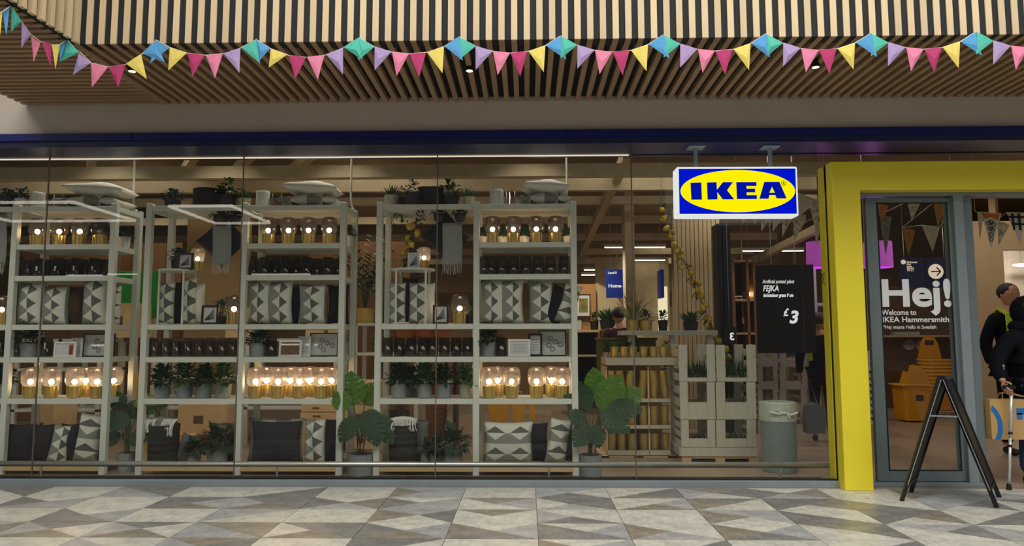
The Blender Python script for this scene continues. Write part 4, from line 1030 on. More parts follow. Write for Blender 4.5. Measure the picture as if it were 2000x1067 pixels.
def tray(label, px0, px1, py0, py1, Y, dpt=.5, hole=True):
    a, b = X(px0, py1, Y), X(px1, py1, Y); z0_, z1_ = P(px0, py1, Y).z, P(px0, py0, Y).z
    u = thing('cardboard_tray', label, 'tray', ((a + b) / 2, Y, z0_), group='cardboard trays of the gold pot display'); w = b - a; h = z1_ - z0_
    MB().box(-w / 2, w / 2, 0, dpt, 0, .006).obj('tray_floor', card, u)
    MB().box(-w / 2, w / 2, 0, .006, 0, h).obj('front_panel', M('white_card', (196, 188, 168), rough=.8, var=.03), u)
    MB().box(-w / 2, w / 2, dpt - .006, dpt, 0, h).obj('rear_panel', card, u)
    for s in (-1, 1): MB().box(s * (w / 2) - (.006 if s > 0 else 0), s * (w / 2) + (.006 if s < 0 else 0), .006, dpt - .006, 0, h).obj('side_panel', card, u)
    return u, z0_, z1_
levels = [(880, 891), (831, 839), (779, 787)]
for j, (a, b) in enumerate(levels):
    for k, (p0, p1) in enumerate(((1188, 1268), (1269, 1310))):
        tray('%s cardboard tray %s in the gold pot display' % (('wide', 'narrow')[k], ('at the bottom', 'in the second layer', 'in the third layer')[j]), p0, p1, a, b, Yq)
tray('broad white cardboard tray on top of the gold pot display', 1183, 1325, 699, 715, Yq - .02)
bk = thing('display_board', 'tall brown cardboard back of the gold pot display', 'board', (xd0_, Yq + .52, 0))
MB().bbox(0, xd1_ - xd0_ - .1, 0, .02, zp, P(1250, 716, Yq).z, .002).obj('back_sheet', card, bk)
for xx in (.0, (xd1_ - xd0_) * .58): MB().bbox(xx, xx + .02, -.45, 0, zp + .0, P(1250, 716, Yq).z, .002).obj('side_sheet', card, bk)
cols = (1194, 1213, 1233, 1256, 1277, 1298)
pr_ = m_(8.3, Yq)
def make_goldpot():
    s = MB(); h = .13; r = pr_
    s.lathe([(.001, 0), (r * .80, 0), (r * .97, h - .012), (r * 1.03, h - .010), (r * 1.03, h), (r * .93, h), (r * .78, .006), (.001, .006)], 20); return s.obj('gold_pot', gold)
def make_goldrim():
    s = MB(); r = pr_
    s.lathe([(r * .78, -.10), (r * .93, -.012), (r * 1.03, -.010), (r * 1.03, 0), (r * .93, 0), (r * .74, -.10)], 18); return s.obj('gold_pot', gold)
for c, px in enumerate(cols):
    for j in range(3):
        pb = (880, 831, 779)[j]; pt = (840, 788, 716)[j]
        z0_, z1_ = P(px, pb, Yq + .1).z + .004, P(px, pt, Yq + .1).z - .02
        n = int((z1_ - z0_ - .12) / .031) + 1
        for i in range(n):
            dx = .012 * math.sin(c * 1.7 + i * .5) * (j == 2)
            inst('gpot', make_goldpot, 'gold plant pot, %s from the bottom in the %s layer of the %s column' % (ORD[i], ('bottom', 'middle', 'top')[j], ORD[c]), 'pot', (X(px, 800, Yq + .1) + dx, Yq + .1, z0_ + i * .031), 0, (1, 1, .93), 'gold pots nested in the columns')
for i, px in enumerate((1200, 1219, 1236, 1257, 1276, 1296, 1316)):
    inst('gpot', None, 'gold pot standing on the top tray, %s from the left' % ORD[i], 'pot', (X(px, 690, Yq + .1), Yq + .1, P(px, 714, Yq).z + .01), 0, (1.05, 1.05, 1.5), 'gold pots on the top tray')
plant('small', 1188, 680, Yq + .35, P(1188, 712, Yq).z + .01, 'bushy little plant at the end of the top tray behind the gold pots')
for i, px in enumerate((1207, 1226, 1250)): plant('small', px, 680, Yq + .38, P(1188, 712, Yq).z + .012, 'bushy little plant behind the gold pots, %s of three' % ORD[i], 'little plants behind the gold pots')
# plant shelf
Ysh = 8.7
a, b = X(1213, 650, Ysh), X(1402, 650, Ysh); zt_ = P(1300, 646, Ysh).z
sh = thing('plant_shelf', 'long pale shelf board carrying plants above the gold pots', 'shelf', (a, Ysh, 0))
MB().bbox(0, b - a, 0, .35, zt_ - m_(9, Ysh), zt_, .003).obj('board', white_p, sh)
for xx in (X(1312, 660, Ysh) - a, b - a - .1, .1): MB().bbox(xx, xx + .06, .1, .16, 0, zt_ - m_(9, Ysh), .003).obj('leg', white_p, sh)
plant('gold_grass', 1236, 630, Ysh + .14, zt_, 'tall dry grass in a gold pot on the pale plant shelf')
plant('gold_bush', 1261, 630, Ysh + .12, zt_, 'dark bushy plant in a gold pot on the pale plant shelf', sc=.95)
plant('blackb', 1295, 630, Ysh + .22, zt_, 'small dark potted plant in the middle of the pale plant shelf')
plant('agave', 1349, 625, Ysh + .14, zt_, 'spiky plant in a black pot on the pale plant shelf', sc=.85)
# white crates
crate_m = M('whitewashed_wood', (198, 196, 178), rough=.7, var=.07, scale=5, stretch=(12, 12, 1))
zpc = P(1400, 892, 7.75).z
pallet('wooden pallet under the whitewashed crates', 1332, 1482, 7.75, zpc)
u = thing('crate_tray', 'low whitewashed tray under the stacked crates', 'tray', (X(1405, 885, 7.73), 7.73, zpc))
w = m_(146, 7.73); h = P(1400, 874, 7.73).z - zpc
MB().bbox(-w / 2, w / 2, 0, .02, 0, h).obj('front_board', crate_m, u); MB().bbox(-w / 2, w / 2, .50, .52, 0, h).obj('rear_board', crate_m, u)
for s in (-1, 1): MB().bbox(s * w / 2 - .01, s * w / 2 + .01, .02, .5, 0, h).obj('side_board', crate_m, u)
MB().box(-w / 2, w / 2, .02, .5, h - .02, h - .001).obj('base_board', crate_m, u)
green = M('turf_green', (48, 74, 34), rough=.8, var=.4, scale=20)
def crate(label, px0, px1, py0, pyo, py1, Y, top=False):
    a, b = X(px0, py1, Y), X(px1, py1, Y); zt0, zm, z1_ = P(px0, py1, Y).z, P(px0, pyo, Y).z, P(px0, py0, Y).z
    u = thing('crate', label, 'crate', ((a + b) / 2, Y, zt0), group='whitewashed wooden crates of plants'); w = b - a; h = z1_ - zt0; hm = zm - zt0; pw = w * .23
    for x in (-w / 2, w / 2 - pw):
        MB().bbox(x, x + pw, 0, .018, 0, h, .003).obj('front_post', crate_m, u)
        MB().bbox(x, x + pw, .44, .458, 0, h, .003).obj('rear_post', crate_m, u)
    for z in (0,): MB().bbox(-w / 2 + pw, w / 2 - pw, .003, .016, 0, hm, .003).obj('front_board', crate_m, u)
    MB().bbox(-w / 2 + pw, w / 2 - pw, .442, .456, 0, hm, .003).obj('rear_board', crate_m, u)
    for s in (-1, 1):
        for q in range(3): MB().bbox(s * w / 2 - .014 * (s > 0), s * w / 2 + .014 * (s < 0), .018, .44, h * (.02 + .33 * q), h * (.02 + .33 * q) + h * .2, .002).obj('side_slat', crate_m, u)
    MB().box(-w / 2 + .014, w / 2 - .014, .02, .44, .002, .014).obj('base_board', crate_m, u)
    return u, w, hm, h
def crate_plants(px, Y, z, n, w, lab, tall):
    s = MB(); rr = random.Random(int(px))
    for i in range(n): add_leaf(s, Vector((rr.uniform(-w / 2, w / 2) * .8, rr.uniform(.05, .38), 0)), Vector((rr.uniform(-.4, .4), rr.uniform(-.4, .2), 1)), tall * rr.uniform(.5, 1), .014, rr.uniform(.1, .5))
    o = s.obj('artificial_grass', green, loc=(X(px, 800, Y), Y, z)); stuff(o); tag(o, lab, 'grass')
Ycr = 7.72
for c, (p0, p1) in enumerate(((1327, 1398), (1400, 1478))):
    nm = ('next to the gold pots', 'next to the bin')[c]
    for j, (a_, b_, c_) in enumerate(((821, 857, 874), (747, 786, 820), (674, 738, 746))):
        off = (4, 2, 0)[j] if c == 0 else 0
        u, w, hm, h = crate('%s whitewashed crate of the stack %s' % (('bottom', 'middle', 'topmost')[j], nm), p0 + off, p1 + (0 if c == 0 else 0), a_, b_, c_, Ycr)
        crate_plants((p0 + p1) / 2, Ycr, P(p0, c_, Ycr).z + .02, 160 if j == 2 else 90, w, 'green artificial grass filling the %s crate %s' % (('bottom', 'middle', 'topmost')[j], nm), (.1, .22, .32)[j] + (.05 if c else 0))
# slats reflected in the glass, built as a wall; lemon garland, dark column
Ysl = 10.6
a, b = X(1316, 600, Ysl), X(1409, 600, Ysl)
sw_ = struct(MB().box(a, b, Ysl, Ysl + .1, 0, P(1350, 408, Ysl).z).obj('wall_slatted', wallin))
n = 11; me = MB().bbox(-.028, .028, -.03, 0, 0, P(1350, 410, Ysl).z, .006).mesh('slat', M('cream_slat', (208, 188, 146), rough=.6, var=.04))
for i in range(n):
    o = bpy.data.objects.new('slat', me); COL.objects.link(o); o.parent = sw_; o.location = (a + (b - a) * (i + .5) / n, Ysl, 0)
garland('long faux lemon garland running diagonally in front of the cream slatted wall', [P(1292, 400, 9.2), P(1316, 470, 9.2), P(1345, 530, 9.2), P(1370, 590, 9.2), P(1392, 640, 9.2), P(1420, 700, 9.2)], 30, 60, 9, 1.15)
Yc_ = 9.4
a, b = X(1406, 600, Yc_), X(1431, 600, Yc_)
dc = struct(MB().box(a, b, Yc_ + .02, Yc_ + .3, 0, P(1418, 436, Yc_).z).obj('column', M('navy_black', (20, 24, 36), rough=.5)))
for i in range(3): MB().bbox(a + (b - a) * (i + .1) / 3, a + (b - a) * (i + .8) / 3, Yc_ - .02, Yc_ + .02, 0, P(1418, 438, Yc_).z, .004).obj('batten', M('navy_black', None), dc)
# black price board
Yb = 9.0
x0_, x1_ = X(1478, 600, Yb), X(1592, 600, Yb); z0_, z1_ = P(1530, 690, Yb).z, P(1530, 517, Yb).z
pb = thing('price_board', 'tall black price board with white lettering hanging by the yellow portal', 'sign', (x0_, Yb, z0_))
blk = M('black_board', (15, 14, 15), rough=.35, var=.1)
MB().bbox(0, m_(89, Yb), 0, .03, 0, z1_ - z0_, .003).obj('board', blk, pb)
MB().bbox(m_(90.5, Yb), x1_ - x0_, .004, .03, 0, z1_ - z0_, .003).obj('board', blk, pb)
for xx in (.2, .5): MB().cyl((xx, .015, z1_ - z0_), (xx, .015, ZCE - z0_), .004, n=5).obj('suspension_wire', steel, pb)
wt_ = M('white_print', (236, 236, 232), rough=.7, var=.01)
wt_e = emitter('lit_white_print', (240, 240, 236), .8)  # lettering given its own glow to read brighter, no lamp behind it
def btext(body, px, py, size, wpx, bold=.001, shear=.25):
    p = P(px, py, Yb - .003); text('lettering', body, m_(size, Yb), wt_e, pb, p - pb.location, .0006, bold, shear=shear, width=m_(wpx, Yb))
btext('Artificial potted plant', 1489, 553.5, 10, 62, .0008)
btext('FEJKA', 1490, 569, 16, 30, .002, .2)
btext('in/outdoor grass 9 cm', 1491, 580, 9, 58, .0025)
btext('£', 1530, 617, 20, 11, .004, .2)
btext('3', 1541, 631, 33, 18, .008, .2)
sg = thing('price_ticket', 'small dark hanging ticket showing a mirrored numeral beside the navy column', 'sign', P(1424, 672, 9.2))  # ticket and mirrored numeral stand for a price sign reflected in the glass
MB().bbox(-.06, .09, 0, .01, 0, .22, .002).obj('card', M('dark_green_card', (30, 34, 24), rough=.6), sg)
text('lettering', '3', .13, wt_e, sg, (.07, -.003, .05), .0005, .004, sx=-1)
MB().cyl((0.01, .005, .22), (0.01, .005, 1.9), .003, n=5).obj('wire', steel, sg)
# grey bin with liner
Yk = 7.25
bz = P(1521, 787, Yk).z; br = m_(33, Yk)
bn = thing('waste_bin', 'grey cylindrical waste bin with a tied clear liner behind the glass', 'bin', (X(1521, 860, Yk), Yk, 0))
MB().lathe([(.001, 0), (br * .95, 0), (br * .97, .01), (br, bz), (br * .97, bz), (br * .93, .02), (.001, .02)], 32).obj('bin_body', M('grey_green_plastic', (120, 134, 132), rough=.45, var=.03), bn, smooth=False)
s = MB(); prof = [(br * 1.02, bz - .17), (br * 1.04, bz - .05), (br * 1.035, bz + .006), (br * .95, bz + .012), (br * .9, bz - .1)]
s.lathe(prof, 36, rib=.008); s.obj('liner', M('milky_liner', (186, 198, 184), rough=.3, var=.12, scale=18), bn)
s = MB(); s.tube([(-.14, -br * 1.02, bz - .07), (-.06, -br * 1.08, bz - .09), (0, -br * 1.1, bz - .08), (.06, -br * 1.08, bz - .10), (.13, -br * 1.0, bz - .08)], .012, 6); s.tube([(-.02, -br * 1.1, bz - .08), (-.07, -br * 1.1, bz - .05)], .01, 5); s.tube([(.02, -br * 1.1, bz - .08), (.05, -br * 1.1, bz - .13)], .01, 5)
s.obj('knot', M('white_plastic_tie', (224, 228, 220), rough=.4), bn)
# crates in the second row
Y2 = 10.0
for c, (p0, p1) in enumerate(((1482, 1520), (1524, 1578))):
    for j in range(4):
        py1_ = 849 - j * 44
        crate('pale slatted crate, %s in the rear stack %s' % (('lowest', 'second lowest', 'third', 'topmost')[j], ('below the black price board', 'beside the hi-vis shopper')[c]), p0, p1, py1_ - 44, py1_ - 16, py1_, Y2)
crate_plants(1550, Y2 + .05, P(1550, 700, Y2).z, 90, .4, 'dark artificial grass in the top crate below the price board', .3)
# wardrobe between column and price board
Yw = 11.5
a, b = X(1432, 600, Yw), X(1478, 600, Yw); zt_ = P(1450, 505, Yw).z
wd = thing('open_wardrobe', 'open wardrobe with lit clothes between the navy column and the price board', 'wardrobe', (a, Yw, 0)); W_ = b - a
for xx in (0, W_ * .6, W_ - .04): MB().bbox(xx, xx + .04, 0, .5, 0, zt_, .003).obj('side_panel', wood, wd)
for pz in (508, 585, 650, 690): MB().bbox(.04, W_ - .04, 0, .5, P(1450, pz, Yw).z - .03, P(1450, pz, Yw).z, .003).obj('shelf', pale, wd)
MB().box(0, W_, .5, .52, 0, zt_).obj('back_panel', wood, wd)
MB().cyl((.04, .25, P(1450, 578, Yw).z), (W_ * .6, .25, P(1450, 578, Yw).z), .012, n=8).obj('rail', steel, wd)
def garment(x, px, py0, py1, mat, lab):
    z0g, z1g = P(px, py1, Yw).z, P(px, py0, Yw).z
    t = thing('hanging_garment', lab, 'garment', (x, Yw + .22, z0g), group='garments in the open wardrobe'); h = z1g - z0g
    MB().prism([(-.07, 0), (.08, .0), (.07, h * .75), (.05, h * .93), (.01, h), (-.02, h), (-.06, h * .93), (-.065, h * .7)], -.03, .03).obj('fabric', mat, t)
    MB().tube([(0, 0, h), (0, 0, h + .03), (.012, 0, h + .05)], .004, 4).obj('hanger_hook', steel, t)
for i, (px, mt) in enumerate(((1439, (226, 200, 150)), (1446, (206, 180, 130)), (1456, (190, 165, 120)), (1470, (60, 50, 46)))):
    garment(X(px, 600, Yw), px, 582, 632, M('garment_%d' % i, mt, rough=.9), ('cream', 'tan', 'brown', 'dark')[i] + ' garment hanging in the open wardrobe')
wl = thing('globe_lamp', 'small lit white globe lamp on the upper shelf of the open wardrobe', 'lamp', (X(1465, 578, Yw), Yw + .15, P(1450, 585, Yw).z))
MB().sph((0, 0, .09), .05, 12).obj('globe', emitter('globe_glow', (255, 225, 170), 9), wl, True); MB().cyl((0, 0, 0), (0, 0, .05), .03, n=10).obj('base', brass, wl)
# purple lampshades
Ypu = 9.2
def make_purple():
    u = empty('pendant_shade'); h = m_(50, Ypu); r = m_(26, Ypu)
    s = MB(); s.lathe([(r, 0), (r * .97, h), (r * .96, h), (r * .99, 0), (r, 0)], 28); s.obj('drum', M('purple_shade', (196, 92, 200), rough=.8, emit=.30, ecol=(190, 84, 200)), u)
    MB().lathe([(.001, .03), (r * .96, .03)], 24).obj('diffuser', emitter('purple_glow', (214, 110, 255), 1.2), u)
    MB().cyl((0, 0, h), (0, 0, ZCE - 2.0), .006, n=6).obj('cord', gasket, u); MB().cyl((0, 0, h * .6), (0, 0, h), .02, n=8).obj('socket', gasket, u); return u
for i, px in enumerate((1603, 1716)):
    inst('purple', make_purple, 'glowing purple drum pendant lampshade %s' % ('at the outer edge of the yellow portal', 'seen through the glass door')[i], 'lamp', P(px, 523, Ypu), 0, 1., 'purple pendant lampshades')
for px, py in ((1603, 525), (1716, 525)):
    d = bpy.data.lights.new('purple_lamp', 'POINT'); d.energy = 1.5; d.color = (.8, .3, 1); d.shadow_soft_size = .1; o = bpy.data.objects.new('purple_lamp', d); COL.objects.link(o); p = P(px, py, Ypu); o.location = (p.x, p.y, p.z - .1)
pst = thing('steel_upright', 'pale shelving upright tinted by the purple lamp beside the portal', 'upright', (X(1588, 600, 9.8), 9.8, 0))
MB().bbox(0, .06, 0, .06, 0, P(1588, 520, 9.8).z).obj('post', white_p, pst); MB().bbox(.06, .5, 0, .3, P(1600, 592, 9.8).z - .04, P(1600, 592, 9.8).z).obj('shelf', white_p, pst)
# blue department sign and a white column
Yds = 12.0
a = X(1184, 550, Yds); z0_, z1_ = P(1200, 582, Yds).z, P(1200, 527, Yds).z
ds = thing('department_sign', 'blue hanging department sign with white words behind the white column', 'sign', (a, Yds, z0_))
MB().bbox(0, X(1236, 550, Yds) - a, 0, .04, 0, z1_ - z0_, .004).obj('panel', M('sign_blue', (12, 44, 140), rough=.5, var=.03, emit=.10), ds)
for px, py, sz, b_, w_ in ((1188, 561.5, 9, 'Home decor', 52), (1187.5, 535, 6, 'Level 0', 17)):
    p = P(px, py, Yds - .003); text('lettering', b_, m_(sz, Yds), wt_e, ds, p - ds.location, .0006, .003, width=m_(w_, Yds))
for xx in (.08, .36): MB().cyl((xx, .02, z1_ - z0_), (xx, .02, ZCE - z0_), .004, n=5).obj('suspension_wire', steel, ds)
t = thing('department_sign', 'second blue department sign seen edge on beside the cream slatted wall', 'sign', (X(1290, 550, Yds), Yds, z0_))
MB().bbox(0, m_(7, Yds), 0, .3, 0, z1_ - z0_, .004).obj('panel', MC['sign_blue'], t); MB().cyl((.02, .1, z1_ - z0_), (.02, .1, ZCE - z0_), .004, n=5).obj('suspension_wire', steel, t)
a, b = X(1221, 500, 11.2), X(1240, 500, 11.2)
struct(MB().bbox(a, b, 11.2, 11.5, P(1230, 628, 11.2).z - 2.2, ZCE).obj('pillar', M('pale_pillar', (220, 204, 170), rough=.8)))
# lit room set with framed picture
Yr = 13.0
struct(MB().box(X(1125, 600, Yr), X(1164, 600, Yr), Yr, Yr + .1, 0, P(1140, 555, Yr).z).obj('partition_wood', M('lit_wood_wall', (176, 128, 76), rough=.6, var=.1, stretch=(1, 1, 8))))
struct(MB().box(X(1166, 600, Yr), X(1312, 600, Yr), Yr + .2, Yr + .3, 0, P(1200, 500, Yr).z).obj('partition_white', M('pale_wall', (200, 184, 152), rough=.85)))
frame(1126, 1153, 575, 619, Yr - .1, P(1140, 619, Yr - .1).z, black_m, 'land', 'framed garden picture hanging lit on the far wooden wall', lean=0, bw=.06)
d = bpy.data.lights.new('picture_spot', 'SPOT'); d.energy = 60; d.spot_size = 1.0; d.color = (1, .85, .6); o = bpy.data.objects.new('picture_spot', d); COL.objects.link(o); p = P(1140, 600, Yr); o.location = (p.x, Yr - .95, 3.1); o.rotation_euler = (math.radians(30), 0, 0)
cb = thing('sideboard', 'dark sideboard under the far lit garden picture', 'sideboard', (X(1110, 650, Yr - .8), Yr - .8, 0)); zt_ = P(1140, 645, Yr - .8).z; w = X(1172, 650, Yr - .8) - X(1110, 650, Yr - .8)
MB().bbox(0, w, 0, .45, zt_ - .04, zt_, .003).obj('top_board', pale, cb); MB().bbox(0, w, 0, .4, zt_ - .45, zt_ - .42, .003).obj('shelf', pale, cb)
for xx in (0, w - .04): MB().bbox(xx, xx + .04, 0, .4, 0, zt_ - .04, .003).obj('side_panel', wood, cb)
MB().box(.04, w - .04, .38, .4, .1, zt_ - .04).obj('back_panel', M('near_black_panel', (26, 22, 20), rough=.7), cb)
frame(1127, 1137, 623, 644, Yr - .7, zt_, black_m, 'lines', 'small frame on the far sideboard under the garden picture', bw=.1)
plant('blackb', 1161, 640, Yr - .6, zt_, 'tiny black potted plant on the far sideboard', sc=1.2)
plant('agave', 1187, 620, 12.4, P(1187, 644, 12.4).z, 'dark plant in front of the pale far wall by the maroon shopper', sc=1.3)
pt = thing('plant_stand', 'low stand under the dark plant by the pale far wall', 'stand', (X(1187, 640, 12.4), 12.4, 0)); zz = P(1187, 644, 12.4).z
MB().bbox(-.14, .14, -.14, .14, zz - .04, zz).obj('top_board', wood, pt)
for sx in (-1, 1): MB().bbox(sx * .11 - .02, sx * .11 + .02, -.12, .12, 0, zz - .04).obj('leg', wood, pt)
gc = thing('display_table', 'olive green covered display table behind the gold pots', 'table', (X(1170, 680, 9.0), 9.0, 0)); zz = P(1200, 660, 9.0).z; w = X(1275, 680, 9) - X(1160, 680, 9)
MB().bbox(0, w, 0, .6, zz - .03, zz).obj('tabletop', M('olive_cloth', (104, 104, 30), rough=.8, var=.1), gc); MB().bbox(0.02, w - .02, .02, .58, .0, zz - .03).obj('skirt', M('olive_cloth', None), gc)
# bright gap by the reflected slats: a glowing sheet stands for its light
struct(MB().box(X(1286, 600, 12.9), X(1304, 600, 12.9), 12.9, 12.95, P(1295, 650, 12.9).z, P(1295, 560, 12.9).z).obj('window_lit_far', emitter('far_lit_opening', (255, 240, 196), .9)))
# ------------------------------------------------------------------ things far behind the shelving
def panelbox(name, label, cat, px0, px1, py0, Y, d, mat, parts=2, group=None, z0=0.):
    a, b = X(px0, 600, Y), X(px1, 600, Y); zt = P((px0 + px1) / 2, py0, Y).z
    u = thing(name, label, cat, (a, Y, z0), group=group); w = b - a; h = zt - z0
    MB().box(0.0, w, .02, d, 0, h).obj('carcass', mat, u)
    for i in range(parts): MB().bbox(w * i / parts + .004, w * (i + 1) / parts - .004, 0, .02, .01, h - .004, .003).obj('door', mat, u)
    return u
panelbox('wardrobe', 'tall brown wardrobe far behind the lamp bay by the green panel', 'wardrobe', 40, 232, 470, 11.5, .6, wood, 4)
panelbox('wardrobe', 'tall brown wardrobe far behind the open bay of the middle unit', 'wardrobe', 255, 352, 474, 12.0, .6, wood, 3)
panelbox('wardrobe', 'tall brown wardrobe far behind the gap next to the big palm', 'wardrobe', 600, 800, 472, 11.5, .6, wood, 4)
struct(MB().box(X(360, 600, 10.2), X(482, 600, 10.2), 10.2, 10.3, 0, P(420, 410, 10.2).z).obj('partition_cream', M('cream_board', (188, 158, 112), rough=.85, var=.04)))
gp = thing('green_panel', 'plain bright green display panel behind the first shelving unit', 'panel', (X(228, 575, 9.4), 9.4, 0))
w = X(308, 575, 9.4) - gp.location.x
MB().bbox(0, w, 0, .04, P(260, 622, 9.4).z, P(260, 529, 9.4).z, .01).obj('board', M('green_board', (16, 150, 40), rough=.5, var=.03), gp)
for xx in (.03, w - .07): MB().bbox(xx, xx + .04, .04, .08, 0, P(260, 532, 9.4).z, .003).obj('leg', white_p, gp)
# cardboard boxes on the shop floor behind the display
def carton(label, px0, px1, py0, py1, Y, d=.45, grp='cartons stacked behind the shelving', mat=None):
    a, b = X(px0, py1, Y), X(px1, py1, Y); z0, z1 = max(0, P(px0, py1, Y).z), P(px0, py0, Y).z
    u = thing('cardboard_box', label, 'box', ((a + b) / 2, Y, z0), R.uniform(-.03, .03), grp); w = b - a; h = z1 - z0
    MB().bbox(-w / 2, w / 2, 0, d, 0, h - .002, .004).obj('carton_body', mat or card, u)
    MB().box(-w * .18, w * .02, -.0015, 0, h * .35, h * .62).obj('printed_mark', M('brown_ink', (96, 74, 52), rough=.8, var=.5, scale=60), u)
    MB().box(-.025, .025, -.0012, d, h - .003, h - .0005).obj('tape', M('tan_tape', (180, 140, 84), rough=.3), u)
for i, (a, b, c, d_) in enumerate(((588, 660, 850, 905), (590, 660, 822, 849), (586, 662, 806, 821), (588, 656, 790, 805))):
    carton('pale carton behind %s, %s from the bottom' % (bay('B1'), ORD[i]), a, b, c, d_, 8.2)
for i, (a, b, c, d_) in enumerate(((672, 742, 880, 918), (674, 745, 842, 879), (672, 740, 790, 841), (676, 738, 745, 789))):
    carton('pale carton in the gap behind the monstera, %s from the bottom' % ORD[i], a, b, c, d_, 8.3)
for i, (a, b, c, d_) in enumerate(((60, 100, 788, 900), (330, 372, 850, 905), (346, 442, 790, 849))):
    carton(('tall pale carton behind the charcoal cushions', 'pale carton behind the small plants', 'wide pale carton behind the small plants')[i], a, b, c, d_, 8.2 + .15 * i)
for i, (a, b, c, d_) in enumerate(((212, 262, 592, 660), (440, 476, 600, 660), (640, 662, 570, 660), (596, 632, 560, 660))):
    carton('tan carton seen through the upper shelves, %s from the left' % ORD[i], a, b, c, d_, 9.0, .5, 'tan cartons behind the upper shelves')
rk = []
for nm, a, b, pys in (('behind the first unit', 30, 200, (662, 720, 800)), ('behind the middle unit', 300, 660, (662, 735, 795)), ('behind the unit by the gold pots', 690, 930, (632, 690, 748))):
    Y = 8.9; x0, x1 = X(a, 650, Y), X(b, 650, Y)
    u = thing('stock_rack', 'long low stock rack ' + nm, 'rack', (x0, Y, 0)); zt = P(400, pys[0], Y).z
    for xx in (0, (x1 - x0) / 2, x1 - x0 - .05):
        for yy in (0, .5): MB().bbox(xx, xx + .05, yy, yy + .05, 0, zt, .003).obj('post', white_p, u)
    for p in pys: z = P(400, p, Y).z; MB().bbox(0, x1 - x0, 0, .55, z - .035, z, .003).obj('shelf', white_p, u)
# big palm in the gap, large dark plants behind
def big_palm(px, pyb, Y, zb_, label, lens, nfr, hgt, mat, sd):
    u = thing('potted_palm', label, 'plant', (X(px, pyb, Y), Y, zb_)); pot(u, *((.125, .19, gold) if sd == 1 else (.16, .28, pot_b)))
    rr = random.Random(sd)
    for i in range(nfr):
        a = rr.uniform(0, 2 * PI); h0 = rr.uniform(.45, 1.) * hgt; s = MB()
        d = Vector((math.cos(a), math.sin(a), 1.1)).normalized(); base = Vector((0, 0, .16)); prev = base; pts = [base]
        for k in range(1, 9):
            t = k / 8; pts.append(base + Vector((d.x * lens * t, d.y * lens * t, h0 * (t ** .7) - .35 * lens * t * t)))
        s.tube(pts, .006, 5, .002); s.obj('frond_stem', stem_m, u)
        s = MB()
        for k in range(2, 9):
            for sd_ in (-1, 1):
                dv = (pts[k] - pts[k - 1]).normalized(); sidev = dv.cross(Vector((0, 0, 1))).normalized()
                add_leaf(s, pts[k], dv * .7 + sidev * sd_ * .8, .24, .045, .3)
        s.obj('frond', mat, u)
palm_z = P(715, 652, 8.9).z * 0 + P(715, 632, 8.9).z
big_palm(712, 632, 9.1, palm_z + .004, 'tall green palm in a gold pot in the gap beside the middle unit', .42, 12, 1.15, leaf_m, 1)
big_palm(780, 700, 10.3, 0, 'dark palm standing on the floor behind the unit near the gold pots', .5, 12, 1.9, leaf_d, 2)
big_palm(1262, 700, 9.9, 0, 'dark palm on the floor far behind the gold pots', .4, 8, 1.3, leaf_d, 3)
for i, (px, py, Y) in enumerate(((700, 692, 8.65), (733, 692, 8.6))): plant('big', px, py, Y, P(400, 690, 8.9).z if False else 0.02, 'dark bushy plant on the floor in the gap, %s of two' % ORD[i], 'dark plants in the gap', sc=1.1)
# yellow bags on a stand
yb_m = M('yellow_bag_plastic', (226, 168, 12), rough=.45, var=.08)
for i, (a, b, py0, py1, Y, where) in enumerate(((953, 995, 786, 830, 8.3, 'behind the turned patterned cushion'), (1000, 1026, 786, 830, 8.35, 'beside the larger one behind the patterned cushion'), (246, 266, 730, 790, 8.6, 'by the right end of the first unit'), (276, 292, 845, 885, 8.5, 'behind the fringed basket'), (1034, 1046, 786, 820, 8.4, 'thin one behind the black cushion'))):
    x0, x1 = X(a, 800, Y), X(b, 800, Y); z0, z1 = P(a, py1, Y).z, P(a, py0, Y).z; w = x1 - x0; h = z1 - z0
    t = thing('yellow_bag', 'yellow shopping bag hanging %s' % where, 'bag', ((x0 + x1) / 2, Y, z0), group='yellow shopping bags behind the shelving')
    MB().prism([(-w * .42, 0), (w * .42, 0), (w / 2, h), (-w / 2, h)], 0, .06).obj('bag_body', yb_m, t)
    for s in (-1, 1): MB().tube([(-w * .25, .03 + s * .02, h), (-w * .2, .03 + s * .02, h + .12), (w * .2, .03 + s * .02, h + .12), (w * .25, .03 + s * .02, h)], .008, 5).obj('handle', yb_m, t)
    MB().tube([(0, .03, h + .12), (0, .03, h + .2)], .004, 4).cyl((0, .08, -z0), (0, .08, h + .2), .012, n=6).bar((0, .03, h + .2), (0, .08, h + .2), .012, .012).obj('stand_hook', steel, t)

# ------------------------------------------------------------------ behind the glass door
Ydr = 12.2
a = X(1756, 530, Ydr); z0, z1 = P(1800, 562, Ydr).z, P(1800, 503, Ydr).z; w = X(1858, 530, Ydr) - a
sd = thing('directory_sign', 'dark blue directory sign with a white arrow disc hanging behind the door', 'sign', (a, Ydr, z0))
for i in range(2): MB().bbox(w * i / 2 + .003, w * (i + 1) / 2 - .003, 0, .04, 0, z1 - z0, .003).obj('panel', M('directory_blue', (24, 38, 92), rough=.5), sd)
def disc(px, py, r, mat, nm, dy):
    p = P(px, py, Ydr - dy) - sd.location
    return MB().cyl((p.x, -dy, p.z), (p.x, -dy + .006, p.z), m_(r, Ydr), n=28).obj(nm, mat, sd)
lit_w = emitter('lit_white_disc', (236, 214, 186), .8)
disc(1828, 530.5, 14.5, lit_w, 'arrow_disc', .012); disc(1764.5, 512, 4.5, lit_w, 'small_disc', .012)
p = P(1828, 530.5, Ydr - .016) - sd.location; q = m_(1, Ydr)
s = MB(); s.box(p.x - 9 * q, p.x + 8 * q, -.018, -.013, p.z - 1.1 * q, p.z + 1.1 * q)
